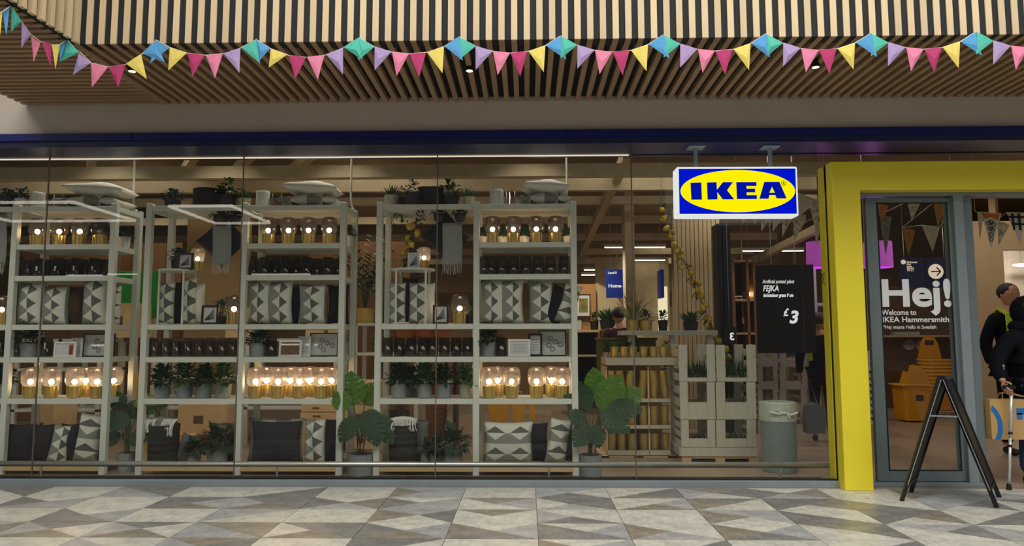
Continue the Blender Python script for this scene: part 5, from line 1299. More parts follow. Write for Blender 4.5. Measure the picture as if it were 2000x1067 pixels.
for sg_ in (-1, 1): s.bar((p.x + 9 * q, -.0155, p.z), (p.x + 1.5 * q, -.0155, p.z + sg_ * 8 * q), 2.2 * q, .005)
s.obj('arrow', gasket, sd)
for py, wd_, sz, tx in ((514, 20, 5, 'IKEA Hammersmith'), (518, 8, 5, 'Family'), (522, 10, 3.5, 'Restaurant'), (525, 14, 3.5, 'Opening times')):
    p = P(1771, py, Ydr - .004) - sd.location; text('lettering', tx, m_(sz, Ydr), lit_w, sd, p, .0006, .001, width=m_(wd_, Ydr))
text('lettering', '10-21', m_(6, Ydr), lit_w, sd, P(1771, 530, Ydr - .004) - sd.location, .0006, .001)
for xx in (.1, w - .1): MB().cyl((xx, .02, z1 - z0), (xx, .02, ZCE - z0), .004, n=5).obj('suspension_wire', steel, sd)
# red and blue banner by the door stile
Yba = 10.5
bn_ = thing('vertical_banner', 'narrow red and blue banner with a white top behind the door stile', 'banner', (X(1853, 600, Yba), Yba, P(1860, 645, Yba).z))
for py0, py1, mt in ((525, 560, 'white_print'), (560, 605, 'banner_red'), (606, 642, 'banner_blue')):
    MB().bbox(0, .2, 0, .015, P(1860, py1, Yba).z - bn_.location.z, P(1860, py0, Yba).z - bn_.location.z, .002).obj('field', M(mt, {'banner_red': (190, 30, 30), 'banner_blue': (36, 44, 140)}.get(mt), rough=.5, emit=.15), bn_)
MB().cyl((.1, .02, 0), (.1, .02, -bn_.location.z), .015, n=8).obj('stand_pole', steel, bn_)
# shopping basket stack and a wheeled basket
basket_y = M('yellow_basket_plastic', (222, 150, 14), rough=.4, var=.06)
Ybk = 12.2
def make_basket():
    u = empty('shopping_basket'); wd_, dp, h = m_(58, Ybk), .36, .34
    def ring(z, kx, th=.012):
        o = []
        for i in range(24):
            t = 2 * PI * i / 24; o.append((math.copysign(abs(math.cos(t)) ** .6, math.cos(t)) * wd_ / 2 * kx, math.copysign(abs(math.sin(t)) ** .6, math.sin(t)) * dp / 2 * kx, z))
        return o
    s = MB(); zs_ = [(0, .80), (.0, .82), (h, .97), (h, .94), (.01, .79)]
    rings = [ring(z, k) for z, k in zs_]; vs = [v for r in rings for v in r]; fs = []
    for k in range(len(rings) - 1):
        for i in range(24): fs.append((k * 24 + i, k * 24 + (i + 1) % 24, (k + 1) * 24 + (i + 1) % 24, (k + 1) * 24 + i))
    fs.append(tuple(range(23, -1, -1))); s.add(vs, fs); s.obj('basket_body', basket_y, u)
    s = MB(); rings = [ring(h - .012, .96), ring(h - .012, 1.04), ring(h + .012, 1.04), ring(h + .012, .96)]; vs = [v for r in rings for v in r]; fs = []
    for k in range(3):
        for i in range(24): fs.append((k * 24 + i, k * 24 + (i + 1) % 24, (k + 1) * 24 + (i + 1) % 24, (k + 1) * 24 + i))
    s.add(vs, fs); s.obj('rim', M('yellow_rim_plastic', (246, 190, 50), rough=.35), u)
    return u
bx = X(1826, 720, Ybk)
zb0 = P(1826, 800, Ybk).z
for i in range(9):
    inst('sbask', make_basket, 'yellow plastic shopping basket, %s from the bottom of the stack behind the door' % ORD[i], 'basket', (bx, Ybk, zb0 + m_(6.9, Ybk) * i), 0, (1 - .006 * i, 1, 1), 'yellow shopping baskets stacked behind the door')
t = thing('basket_board', 'tall yellow rounded panel standing in the basket stack', 'panel', (X(1818, 700, Ybk + .1), Ybk + .12, zb0 + .4))
w = m_(44, Ybk); h = P(1820, 655, Ybk).z - (zb0 + .4)
out = [(-w / 2, 0), (w / 2, 0), (w * .5, h * .55), (w * .36, h * .85), (w * .15, h), (-w * .15, h), (-w * .36, h * .85), (-w * .5, h * .55)]
MB().prism(out, 0, .025).obj('panel_body', basket_y, t); MB().bbox(-w * .2, w * .2, -.006, .03, h * .80, h * .90, .004).obj('grip_slot', M('dark_slot', (60, 40, 16), rough=.7), t)
# base trolley under the stack
t = thing('basket_trolley', 'low wheeled base under the yellow basket stack', 'trolley', (bx, Ybk, 0)); w = m_(56, Ybk)
MB().bbox(-w / 2, w / 2, -.2, .2, .08, zb0 - .01, .01).obj('platform', basket_y, t)
for sx in (-1, 1):
    for sy in (-1, 1): MB().cyl((sx * w * .38 - .015, sy * .14, .04), (sx * w * .38 + .015, sy * .14, .04), .04, n=12).cyl((sx * w * .38, sy * .14, .04), (sx * w * .38, sy * .14, .085), .012, n=6).obj('wheel', gasket, t)
Yrl = 11.5
t = thing('wheeled_basket', 'yellow wheeled shopping basket with a rounded lid panel behind the door', 'basket', (X(1778, 780, Yrl), Yrl, 0)); w = m_(50, Yrl)
zA, zB, zC_ = P(1778, 820, Yrl).z, P(1778, 751, Yrl).z, P(1778, 712, Yrl).z
MB().prism([(-w * .40, zA), (w * .42, zA), (w * .5, zB), (-w * .46, zB)], -.15, .18).obj('basket_body', basket_y, t)
MB().prism([(-w * .56, zB), (w * .58, zB), (w * .46, zB + (zC_ - zB) * .5), (w * .2, zB + (zC_ - zB) * .9), (0, zC_), (-w * .12, zC_ * .99), (-w * .2, zB + (zC_ - zB) * .62), (-w * .4, zB + (zC_ - zB) * .68)], -.17, -.12).obj('lid_panel', basket_y, t)
MB().bbox(-w * .58, w * .6, -.18, .2, zB - .012, zB + .006, .004).obj('rim', M('yellow_rim_plastic', None), t)
MB().bbox(-.03 * 0 + w * .02, w * .3, -.156, -.15, zA + (zB - zA) * .55, zA + (zB - zA) * .72, .002).obj('label_plate', M('dark_slot', None), t)
for sx in (-1, 1): MB().cyl((sx * w * .34 - .012, -.08, .035), (sx * w * .34 + .012, -.08, .035), .035, n=12).cyl((sx * w * .34, -.08, .035), (sx * w * .34, -.08, zA + .01), .01, n=6).obj('wheel', gasket, t)
for sx in (-1, 1): MB().cyl((sx * w * .34, .12, .035), (sx * w * .34, .12, zA + .01), .01, n=6).obj('rear_foot', gasket, t)
# clocks and display wall behind the door
Ydw = 13.6
struct(MB().box(X(1690, 600, Ydw), X(1912, 600, Ydw), Ydw, Ydw + .1, 0, P(1800, 560, Ydw).z).obj('partition_brown', M('brown_partition', (112, 84, 60), rough=.8, var=.06)))
for i, (px, py) in enumerate(((1776, 674), (1800, 676))):
    t = thing('wall_clock', 'round pale clock on the brown wall behind the door, %s of two' % ORD[i], 'clock', P(px, py, Ydw - .04)); r = m_(10.5, Ydw)
    MB().cyl((0, 0.0, 0), (0, .035, 0), r, n=28).obj('face', M('clock_face', (196, 186, 168), rough=.5), t)
    MB().bar((0, -.003, 0), (r * .5, -.003, r * .3), .008, .004).bar((0, -.003, 0), (-r * .1, -.003, r * .7), .006, .004).obj('hands', gasket, t)
t = thing('wall_shelf', 'long brown shelf with a pale lamp tray behind the door', 'shelf', P(1760, 655, Ydw - .3))
MB().bbox(-.3, 1.1, 0, .3, -.04, 0, .003).obj('board', pale, t); MB().bbox(-.1, .35, .02, .2, .0, .06, .004).obj('tray', cer, t)
# tall dark coats and price strip at the side of the door
Yst = 8.4
t = thing('price_strip', 'white hanging product strip with dark clips at the edge of the door', 'display strip', (X(1703, 740, Yst), Yst, P(1703, 830, Yst).z)); h = P(1703, 686, Yst).z - t.location.z
MB().bbox(-.05, .05, 0, .02, 0, h, .003).obj('strip', white_p, t); MB().bbox(-.045, .045, -.03, 0, h * .83, h, .003).obj('box_pack', M('cream_pack', (226, 214, 190), rough=.6), t)
for i in range(8): MB().prism([(-.02, h * (.06 + .09 * i)), (.02, h * (.06 + .09 * i)), (.03, h * (.10 + .09 * i)), (-.03, h * (.10 + .09 * i))], -.02, 0).obj('clip', gasket, t)
MB().cyl((0, .03, h), (0, .03, ZCE - t.location.z), .005, n=5).obj('suspension_wire', steel, t)
# cream wall with a bright opening at the end
Yen = 11.0
xa_, xb_ = X(1908, 600, Yen), X(1966, 600, Yen)
struct(MB().box(xa_, xb_, Yen, Yen + .12, 0, P(1940, 432, Yen).z).obj('wall_cream', M('cream_wall', (196, 168, 130), rough=.85, var=.03)))
struct(MB().box(xb_, xb_ + 3, Yen, Yen + .12, P(1980, 488, Yen).z, P(1940, 432, Yen).z).obj('wall_cream_lintel', M('cream_wall', None)))
xr_ = P(1964, 600, 13.0).x
struct(MB().box(xr_ - .05, xr_ + 3.2, Yen + 2.05, Yen + 2.15, 0, 3.4).obj('wall_bright', M('bright_wall', (226, 214, 196), rough=.9)))
struct(MB().slab([(xb_ - .1, Yen + .12), (xb_, Yen + .12), (xr_ + .02, Yen + 2.05), (xr_ - .08, Yen + 2.05)], 0, 3.9).obj('wall_cream_return', M('cream_wall', None)))  # added unseen along the sightline, keeps the opening light off the brown partition
area('opening_light', (xb_ + .9, Yen + 1.0, 3.2), (1.2, .5), 34, (1, .93, .82))
t = tag(empty('oval_ceiling_light', P(1995, 518, Yen + 1.8)), 'thin bright oval ceiling light beyond the opening beside the guard', 'ceiling light')
MB().sph((0, 0, 0), .16, 16, (1, .4, .18)).obj('diffuser', emitter('oval_glow', (255, 244, 226), 3), t, True); MB().cyl((0, 0, .02), (0, 0, .5), .01, n=6).obj('stem', steel, t)

# ------------------------------------------------------------------ pennants inside the shop
canvas = M('cream_pennant', (206, 192, 164), rough=.9, var=.05)
canvas2 = M('patterned_pennant', (196, 186, 160), rough=.9, var=.5, scale=26)
pizza_o = M('orange_print', (206, 110, 44), rough=.9); white_f = M('white_pennant', (226, 222, 214), rough=.9, var=.03)
amber_f = M('amber_pennant', (176, 120, 40), rough=.9)
def pennant(u, a, b, tip, mat, Y, nm='pennant', th=.002, origin=None):
    pa, pb_, pt_ = P(*a, Y), P(*b, Y), P(*tip, Y); o = origin or u.location
    pts = [p - o for p in (pa, pb_, pt_)]; mid = (pts[0] + pts[1]) / 2; mid2 = mid.lerp(pts[2], .5); mid2.y -= .012; mid.y -= .006
    q = [pts[0], mid, pts[1], mid2, pts[2]]; vs = [tuple(v) for v in q] + [(v.x, v.y + th, v.z) for v in q]
    fs = [(0, 3, 1), (1, 3, 2), (0, 4, 3), (3, 4, 2), (5, 6, 8), (6, 7, 8), (5, 8, 9), (8, 7, 9), (0, 1, 6, 5), (1, 2, 7, 6), (2, 4, 9, 7), (4, 0, 5, 9)]
    return MB().add(vs, fs).obj(nm, mat, u)
def shop_bunting(label, Y, items, c0, c1):
    u = thing('shop_bunting', label, 'bunting', P(*c0, Y), group='canvas bunting inside the shop'); o = u.location
    pts = [P(*c0, Y) - o] + [(P(*it[0], Y) - o) for it in items] + [P(*items[-1][1], Y) - o, P(*c1, Y) - o]
    MB().tube(pts, .004, 5).obj('cord', canvas, u)
    for q in (pts[0], pts[-1]): MB().cyl(q, (q.x, q.y, ZCE - o.z), .002, n=4).obj('hanging_wire', canvas, u)
    for it in items:
        pn = pennant(u, it[0], it[1], it[2], it[3], Y)
        if len(it) > 4:
            (ax, ay), (bx_, by), (tx, ty) = it[0], it[1], it[2]
            if it[4] == 'pizza':
                def L(u_, v_): cx = ax + (bx_ - ax) * u_; cy = ay + (by - ay) * u_; return (P(cx + (tx - cx) * v_, cy + (ty - cy) * v_, Y - .02) - o)
                s = MB(); pl_ = [L(.06, .03), L(.94, .03), L(.9, .2), L(.5, .12), L(.1, .2)]; s.add([tuple(v) for v in pl_] + [(v.x, v.y + .002, v.z) for v in pl_], [(0, 4, 3, 2, 1), (5, 6, 7, 8, 9)]); s.obj('crust_print', pizza_o, u)
                s = MB()
                for uu, vv in ((.3, .3), (.5, .26), (.68, .32), (.42, .44), (.6, .46), (.5, .6), (.46, .74)):
                    c = L(uu, vv); r = m_(4, Y); s.tube([(c.x + r * math.cos(k * PI / 4), c.y, c.z + r * math.sin(k * PI / 4)) for k in range(9)], .004, 4)
                s.obj('ring_print', gasket, u)
            if it[4] == 'grid':
                s = MB()
                for k in (.3, .62):
                    q0, q1 = P(ax + (bx_ - ax) * k, ay + 2, Y - .02) - o, P(ax + (bx_ - ax) * k + (tx - (ax + bx_) / 2) * .5, ay + (ty - ay) * .55, Y - .025) - o; s.bar(q0, q1, .02, .004)
                for v in (.14, .36): q0, q1 = P(ax + (tx - ax) * v, ay + (ty - ay) * v, Y - .025) - o, P(bx_ + (tx - bx_) * v, by + (ty - by) * v, Y - .025) - o; s.bar(q0, q1, .02, .004)
                s.obj('grid_print', gasket, u)
shop_bunting('cream canvas bunting inside the shop, running under the illuminated sign', 8.3, [((1448, 420), (1462, 424), (1450, 438), canvas), ((1465, 424), (1482, 425), (1474, 438), canvas), ((1486, 425), (1508, 422), (1487, 452), canvas2), ((1510, 422), (1532, 420), (1509, 454), canvas), ((1528, 425), (1550, 420), (1528, 464), canvas2), ((1549, 425), (1573, 434), (1551, 470), canvas2)], (1440, 415), (1600, 420))
shop_bunting('patterned canvas bunting inside the shop, beside the yellow portal', 7.9, [((1556, 375), (1600, 392), (1558, 425), canvas), ((1580, 395), (1602, 385), (1596, 462), canvas2), ((1590, 432), (1606, 436), (1594, 480), canvas)], (1550, 370), (1612, 395))
shop_bunting('canvas bunting with bold prints seen through the glass door', 8.2, [((1717, 398), (1735, 402), (1722, 440), pizza_o), ((1718, 420), (1742, 424), (1730, 500), M('grey_print_pennant', (130, 128, 112), rough=.9, var=.4, scale=30)), ((1772, 394), (1798, 396), (1781, 432), canvas2), ((1823, 396), (1850, 398), (1832, 445), amber_f), ((1762, 445), (1788, 450), (1775, 500), amber_f), ((1800, 440), (1836, 444), (1822, 492), canvas)], (1712, 395), (1860, 395))
shop_bunting('canvas bunting with food prints hanging in the open doorway', 7.6, [((1909, 415), (1922, 416), (1914, 470), canvas), ((1917, 414), (1956, 417), (1936, 486), white_f, 'pizza'), ((1948, 430), (1972, 440), (1950, 480), canvas2), ((1966, 415), (2005, 416), (1992, 478), white_f, 'grid'), ((2008, 416), (2040, 416), (2024, 480), canvas)], (1904, 412), (2046, 412))
# ------------------------------------------------------------------ outside: bunting, sign, A-board, downlights
pc = {k: M('pennant_' + k, c, rough=.9, var=.05, scale=30, spec=.15) for k, c in dict(teal=(88, 190, 170), lilac=(172, 152, 198), pink=(226, 134, 166), magenta=(182, 66, 114), yellow=(230, 212, 112), blue=(92, 160, 212)).items()}
cordm = M('white_cord', (220, 216, 208), rough=.8)
YBU = YF - .045
def swag(label, items, h0, h1, ya, yb):
    u = thing('bunting', label, 'bunting', P(h0[0], h0[1], ya), group='pastel bunting swags under the slatted fascia'); o = u.location.copy()
    def YY(px): t = (px - h0[0]) / (h1[0] - h0[0]); return ya + (yb - ya) * max(-.1, min(1.1, t))
    pts = [(h0[0] - .1, P(h0[0], h0[1], ya) - o)]
    for it in items:
        for q in it[:2]: pts.append((q[0], P(q[0], q[1], YY(q[0])) - o))
    pts.append((h1[0] + .1, P(h1[0], h1[1], yb) - o)); pts = [v for _, v in sorted(pts, key=lambda v: v[0])]
    pts = [v for i, v in enumerate(pts) if i == 0 or (v - pts[i - 1]).length > .004]
    MB().tube(pts, .0032, 5).obj('cord', cordm, u)
    for it in items:
        a, b, t = it[0], it[1], it[2]
        p = [P(a[0], a[1], YY(a[0])) - o, P(b[0], b[1], YY(b[0])) - o, P(t[0], t[1], YY((a[0] + b[0]) / 2)) - o]
        n = (p[1] - p[0]).cross(p[2] - p[0]).normalized()
        if n.y > 0: n = -n
        m0, m1 = (p[0] + p[1]) / 2 + n * .004, ((p[0] + p[1]) / 2).lerp(p[2], .5) + n * R.uniform(.004, .018)
        off = n * R.uniform(.001, .006); q = [v + off for v in (p[0], m0, p[1], m1, p[2])]
        vs = [tuple(v) for v in q] + [tuple(v - n * .0018) for v in q]
        fs = [(0, 3, 1), (1, 3, 2), (0, 4, 3), (3, 4, 2), (5, 6, 8), (6, 7, 8), (5, 8, 9), (8, 7, 9), (0, 1, 6, 5), (1, 2, 7, 6), (2, 4, 9, 7), (4, 0, 5, 9)]
        MB().add(vs, fs).obj('pennant', pc[it[3]], u, fix=True)
    MB().cyl((0, .0, .0), (0, .03, .01), .004, n=6).obj('hook', gasket, u)
yA, yB = P(20, 15, 1).y, None
Yp0 = YF * (143 - 1030) / (20 - 1030) - .03
swag('pastel bunting swag nearest the photo corner, on the returning fascia', [((22, 12), (42, 42), (21, 62), 'teal'), ((42, 42), (60, 67), (41, 94), 'lilac'), ((61, 68), (80, 82), (66, 121), 'pink'), ((81, 82), (100, 87), (99, 130), 'magenta'), ((100, 88), (116, 87), (107, 135), 'yellow'), ((116, 88), (131, 78), (118, 120), 'blue')], (20, 12), (131, 77), Yp0, YBU - .02)
swag('short first swag of pastel bunting leaving the photo edge', [((-14, 30), (6, 22), (1, 74), 'yellow'), ((6, 22), (20, 12), (14, 68), 'blue')], (-40, 40), (20, 12), Yp0 - .3, Yp0)
swag('second pastel bunting swag, hanging across the inner corner of the fascia', [((131, 78), (156, 102), (117, 122), 'teal'), ((154, 104), (178, 123), (142, 147), 'lilac'), ((178, 123), (212, 131), (180, 171), 'pink'), ((212, 131), (246, 126), (231, 171), 'magenta'), ((247, 125), (276, 106), (287, 155), 'yellow'), ((278, 105), (304, 79), (322, 122), 'blue')], (131, 77), (304, 78), YBU - .02, YBU)
swag('third pastel bunting swag, starting with a blue and yellow pennant', [((303, 79), (332, 93), (294, 124), 'blue'), ((332, 93), (365, 104), (329, 138), 'yellow'), ((367, 104), (400, 108), (376, 150), 'magenta'), ((402, 108), (435, 105), (420, 153), 'pink'), ((437, 105), (470, 94), (468, 143), 'lilac'), ((471, 93), (501, 77), (508, 124), 'teal')], (304, 78), (501, 76), YBU, YBU)
swag('fourth pastel bunting swag, with the yellow pennant before the magenta one', [((501, 78), (528, 95), (508, 118), 'blue'), ((529, 95), (561, 107), (525, 132), 'yellow'), ((565, 109), (598, 112), (577, 155), 'magenta'), ((600, 112), (634, 108), (621, 156), 'pink'), ((637, 107), (670, 94), (670, 146), 'lilac'), ((671, 93), (701, 74), (708, 117), 'teal')], (501, 76), (701, 73), YBU, YBU)
pk = [(701, 74), (898, 73), (1096, 71), (1297, 69), (1497, 67), (1702, 66), (1907, 63), (2112, 60)]
for i in range(len(pk) - 1):
    (xa_, ya_), (xb_, yb_) = pk[i], pk[i + 1]; k = (xb_ - xa_) / 198.; dy = (yb_ - ya_)
    def q(x, y): return (xa_ + x * k, ya_ + y + dy * x / 198.)
    swag('pastel bunting swag, %s counted from the middle of the fascia towards the entrance' % ORD[i],
         [(q(0, 0), q(31, 18), q(-1, 44), 'teal'), (q(31, 17), q(64, 28), q(31, 64), 'lilac'), (q(65, 28), q(98, 32), q(74, 75), 'pink'), (q(99, 32), q(132, 29), q(118, 78), 'magenta'), (q(134, 29), q(167, 18), q(164, 70), 'yellow'), (q(168, 18), q(197, -1), q(208 if i % 3 else 204, 46), 'blue')], pk[i], (xb_, yb_), YBU, YBU)
# downlights in the soffit
can = M('black_can', (12, 12, 13), rough=.5)
def make_down():
    u = empty('downlight'); MB().cyl((0, 0, 0), (0, 0, .16), .03, n=18).obj('can', can, u)
    MB().lathe([(.026, -.002), (.030, -.002), (.030, .006)], 18).obj('rim', can, u)
    MB().cyl((0, 0, -.004), (0, 0, -.001), .026, n=18).obj('lens', emitter('downlight_lens', (255, 232, 190), 2.6), u); return u
for i, (px, py, where) in enumerate(((258, 139, 'near the inner corner of the soffit'), (917, 138, 'above the middle of the window'), (1593, 131, 'above the entrance'))):
    q_ = PZ(px, py, zF - .03); inst('down', make_down, 'black cylindrical downlight %s, hanging through the slats' % where, 'downlight', (q_.x, q_.y, zF - .03), 0, (1, 1, 1), 'cylindrical downlights in the slatted soffit')
# illuminated sign
Ysf = YH + .03
tl, tr, bl, br_ = P(1325, 329, Ysf), P(1556, 327, Ysf), P(1325.5, 420.5, Ysf), P(1556, 418.5, Ysf)
W_ = tr.x - tl.x; H_ = (tl.z + tr.z - bl.z - br_.z) / 2; ctr = (tl + tr + bl + br_) / 4; dS = .17
sg = thing('illuminated_sign', 'illuminated box sign with blue letters on a yellow oval, hanging beside the portal', 'sign', ctr)
sg.rotation_euler = (0, .004, 0)
lt = emitter('sign_white_shell', (236, 240, 236), .9)
MB().bbox(-W_ / 2 - .012, W_ / 2 + .012, .004, dS, -H_ / 2 - .012, H_ / 2 + .012, .01).obj('light_box', lt, sg)
fc = emitter('sign_blue_face', (0, 22, 205), .95)
MB().bbox(-W_ / 2 + .008, W_ / 2 - .008, -.004, .006, -H_ / 2 + .008, H_ / 2 - .008, .002).obj('face', fc, sg)
s = MB(); ew, eh = W_ * .965 / 2, H_ * .90 / 2
ov = [(ew * math.cos(2 * PI * i / 72), eh * math.sin(2 * PI * i / 72)) for i in range(72)]
s.prism(ov, -.007, -.003).obj('oval', emitter('sign_yellow_oval', (255, 240, 0), 1.0), sg)
ux, uz = W_ / 230.5, H_ / 91.5
def sgp(l): return [((x - 1440.5) * ux, (374.3 - y) * uz) for x, y in l]
let = {'I': [(1349, 358), (1370, 357.5), (1370.5, 391), (1350, 391)],
       'K': [(1381, 357.5), (1399.5, 357), (1400, 372), (1412, 357), (1431.5, 357), (1419.5, 373), (1433, 390.5), (1411, 390.5), (1400.5, 376), (1400.5, 390.5), (1381.5, 391)],
       'E': [(1438, 357), (1477, 357), (1477, 364.5), (1457.5, 364.5), (1457.5, 370), (1474, 370), (1474, 377), (1457.5, 377), (1457.5, 382.5), (1477, 382.5), (1477, 390), (1438.5, 390)]}
A_out = [(1482, 389.5), (1492.5, 356.7), (1521.5, 356.7), (1534.5, 389), (1515.5, 389), (1513, 382.5), (1501.5, 382.5), (1499.5, 389.5)]
bl_ = emitter('sign_blue_letter', (0, 20, 170), .9)
for k, pl_ in let.items():
    MB().prism(sgp(pl_)[::-1], -.011, -.007).obj('letter', bl_, sg, fix=True)
# the A as two legs, a top and a bar round its open counter
for pl_ in ([(1482, 389.5), (1492.5, 356.7), (1507, 356.7), (1507, 366), (1501.5, 378), (1501.5, 382.5), (1499.5, 389.5)], [(1507, 356.7), (1521.5, 356.7), (1534.5, 389), (1515.5, 389), (1513, 382.5), (1512.5, 378), (1507, 366)], [(1501.5, 378), (1512.5, 378), (1513, 382.5), (1501.5, 382.5)]):
    MB().prism(sgp(pl_)[::-1], -.011, -.007).obj('letter', bl_, sg, fix=True)
c = sgp([(1530, 359.2)])[0]; s = MB()
s.tube([(c[0] + 4.6 * ux * math.cos(t * PI / 10), -.009, c[1] + 4.6 * ux * math.sin(t * PI / 10)) for t in range(21)], .0022, 4); s.obj('mark_ring', gasket, sg)
text('mark_letter', 'R', 7.2 * ux, gasket, sg, (c[0] - 2.1 * ux, -.009, c[1] - 2.6 * ux), .001, .0004)
for px in (1359.5, 1505):
    xx = X(px, 300, YH + .11) - ctr.x
    MB().bbox(xx - .016, xx + .016, .09, .122, H_ / 2, hz_b - ctr.z - .01, .004).obj('hanger_post', alu, sg)
    MB().bbox(xx - .075, xx + .075, .03, .17, hz_b - ctr.z - .012, hz_b - ctr.z, .003).obj('hanger_plate', alu, sg)
# A-board
blk_f = M('black_satin', (16, 16, 18), rough=.25)
f0, f1, r0_, r1_ = PZ(1761, 979, 0), PZ(1947, 992, 0), PZ(1779, 962, 0), PZ(1952, 972, 0)
ab = thing('a_board', 'folding black A-board standing on the mall floor before the glass door', 'pavement sign', ((f0 + f1 + r0_ + r1_) / 4)); o = ab.location.copy()
top0, top1 = P(1836, 735, f0.y * .5 + f1.y * .5), P(1848, 735, f0.y * .5 + f1.y * .5)
def vv(p): return p - o
near_l, near_r, far_l, far_r = vv(f0), vv(f1), vv(r0_), vv(r1_)
tn, tf = vv(P(1838, 737, (f0.y + f1.y) / 2)), vv(P(1853, 738, (r0_.y + r1_.y) / 2))
for nm, a1, a2, sx in (('left', near_l, far_l, -1), ('right', near_r, far_r, 1)):
    f = empty('folding_leaf'); f.parent = ab
    t1, t2 = tn + Vector((sx * .012, 0, 0)), tf + Vector((sx * .012, 0, 0))
    MB().bar(a1, t1, .028, .020).obj('near_upright', blk_f, f); MB().bar(a2, t2, .028, .020).obj('far_upright', blk_f, f)
    b1, b2 = a1.lerp(t1, .13), a2.lerp(t2, .13)
    MB().bar(b1, b2, .02, .03).obj('cross_rail', blk_f, f); MB().bar(t1, t2, .026, .03).obj('cross_rail', blk_f, f)
    n = (t1 - a1).cross(a2 - a1).normalized() * .006; q = [b1 + n, b2 + n, t2 + n, t1 + n, b1 - n, b2 - n, t2 - n, t1 - n]
    MB().add(q, [(0, 1, 2, 3), (7, 6, 5, 4), (0, 4, 5, 1), (1, 5, 6, 2), (2, 6, 7, 3), (3, 7, 4, 0)]).obj('board', M('black_board_sheet', (22, 22, 24), rough=.4), f)
    e = n.normalized() * -.011 * sx
    MB().bar(a1.lerp(t1, .13) + Vector((-sx * .004, -.0115, 0)), t1 + Vector((-sx * .004, -.0115, -.02)), .006, .002).obj('edge_highlight_trim', steel, f)  # bright steel line standing for the highlight along the upright
for p_, q_, yy in ((near_l, near_r, 0), (far_l, far_r, 1)):
    t = tn if yy == 0 else tf
    k = .69; MB().bar((p_.lerp(t, k)) + Vector((0, 0, .0)), (q_.lerp(t, k)), .012, .014).obj('stay_bar', M('dull_alu', (170, 174, 176), rough=.4, metal=.8), ab)

# ------------------------------------------------------------------ mall ceiling lights (they show as reflections in the glass)
mtube = emitter('mall_led', (255, 244, 226), 9)
def ring_light(label, x0, x1, y0, y1, z):
    t = thing('ring_light', label, 'ceiling light', ((x0 + x1) / 2, (y0 + y1) / 2, z), group='rectangular mall ceiling lights'); w, d = (x1 - x0) / 2, (y1 - y0) / 2; th = .022
    for nm, b in (('tube', (-w, w, -d - th, -d + th)), ('tube', (-w, w, d - th, d + th)), ('tube', (-w - th, -w + th, -d, d)), ('tube', (w - th, w + th, -d, d))):
        MB().box(b[0], b[1], b[2], b[3], -.03, .03).obj(nm, mtube, t)
    for sx in (-1, 1): MB().cyl((sx * w, 0, .03), (sx * w, 0, 1.6), .005, n=5).obj('suspension_wire', steel, t)
def mir(px, py, z):
    q = PZ(px, py, z); return Vector((q.x, 2 * YG - q.y, z))
zc = 4.3
a, b = mir(330, 403, zc), mir(490, 436, zc); ring_light('rectangular led ring light over the mall, nearer the middle', a.x, mir(456, 404, zc).x, b.y, a.y, zc)
a, b = mir(144, 395, zc), mir(272, 431, zc); ring_light('rectangular led ring light over the mall, farther along', a.x - 3.2, a.x, b.y, a.y, zc)
for i, (px0, px1, py, z) in enumerate(((130, 200, 538, 4.3), (492, 606, 536, 4.3), (210, 268, 536, 4.3))):
    p0, p1 = mir(px0, py, z), mir(px1, py, z)
    t = thing('linear_mall_light', 'linear light of the mall ceiling, %s of three' % ORD[i], 'ceiling light', ((p0 + p1) / 2)); t['group'] = 'linear mall ceiling lights'
    hw = (p1.x - p0.x) / 2
    MB().box(-hw, hw, -.07, .07, -.03, .03).obj('tube', mtube, t); MB().cyl((0, 0, .03), (0, 0, 1.5), .006, n=5).obj('suspension_wire', steel, t)
# ------------------------------------------------------------------ people
def skin(name, verts, edges, radii, mat, parent, root=0, sub=1):
    me = bpy.data.meshes.new(name); me.from_pydata([tuple(v) for v in verts], edges, []); me.update()
    o = bpy.data.objects.new(name, me); COL.objects.link(o)
    md = o.modifiers.new('skin', 'SKIN'); md.use_smooth_shade = True; md.branch_smoothing = .4
    sv = me.skin_vertices[0].data
    for i, r in enumerate(radii): sv[i].radius = r if isinstance(r, tuple) else (r, r); sv[i].use_root = (i == root)
    if sub: s = o.modifiers.new('sub', 'SUBSURF'); s.levels = sub; s.render_levels = sub
    dg = bpy.context.evaluated_depsgraph_get(); m2 = bpy.data.meshes.new_from_object(o.evaluated_get(dg)); m2.name = name
    bpy.data.objects.remove(o); m2.materials.clear(); m2.materials.append(mat)
    for p in m2.polygons: p.use_smooth = True
    o = bpy.data.objects.new(name, m2); COL.objects.link(o); o.parent = parent; return o
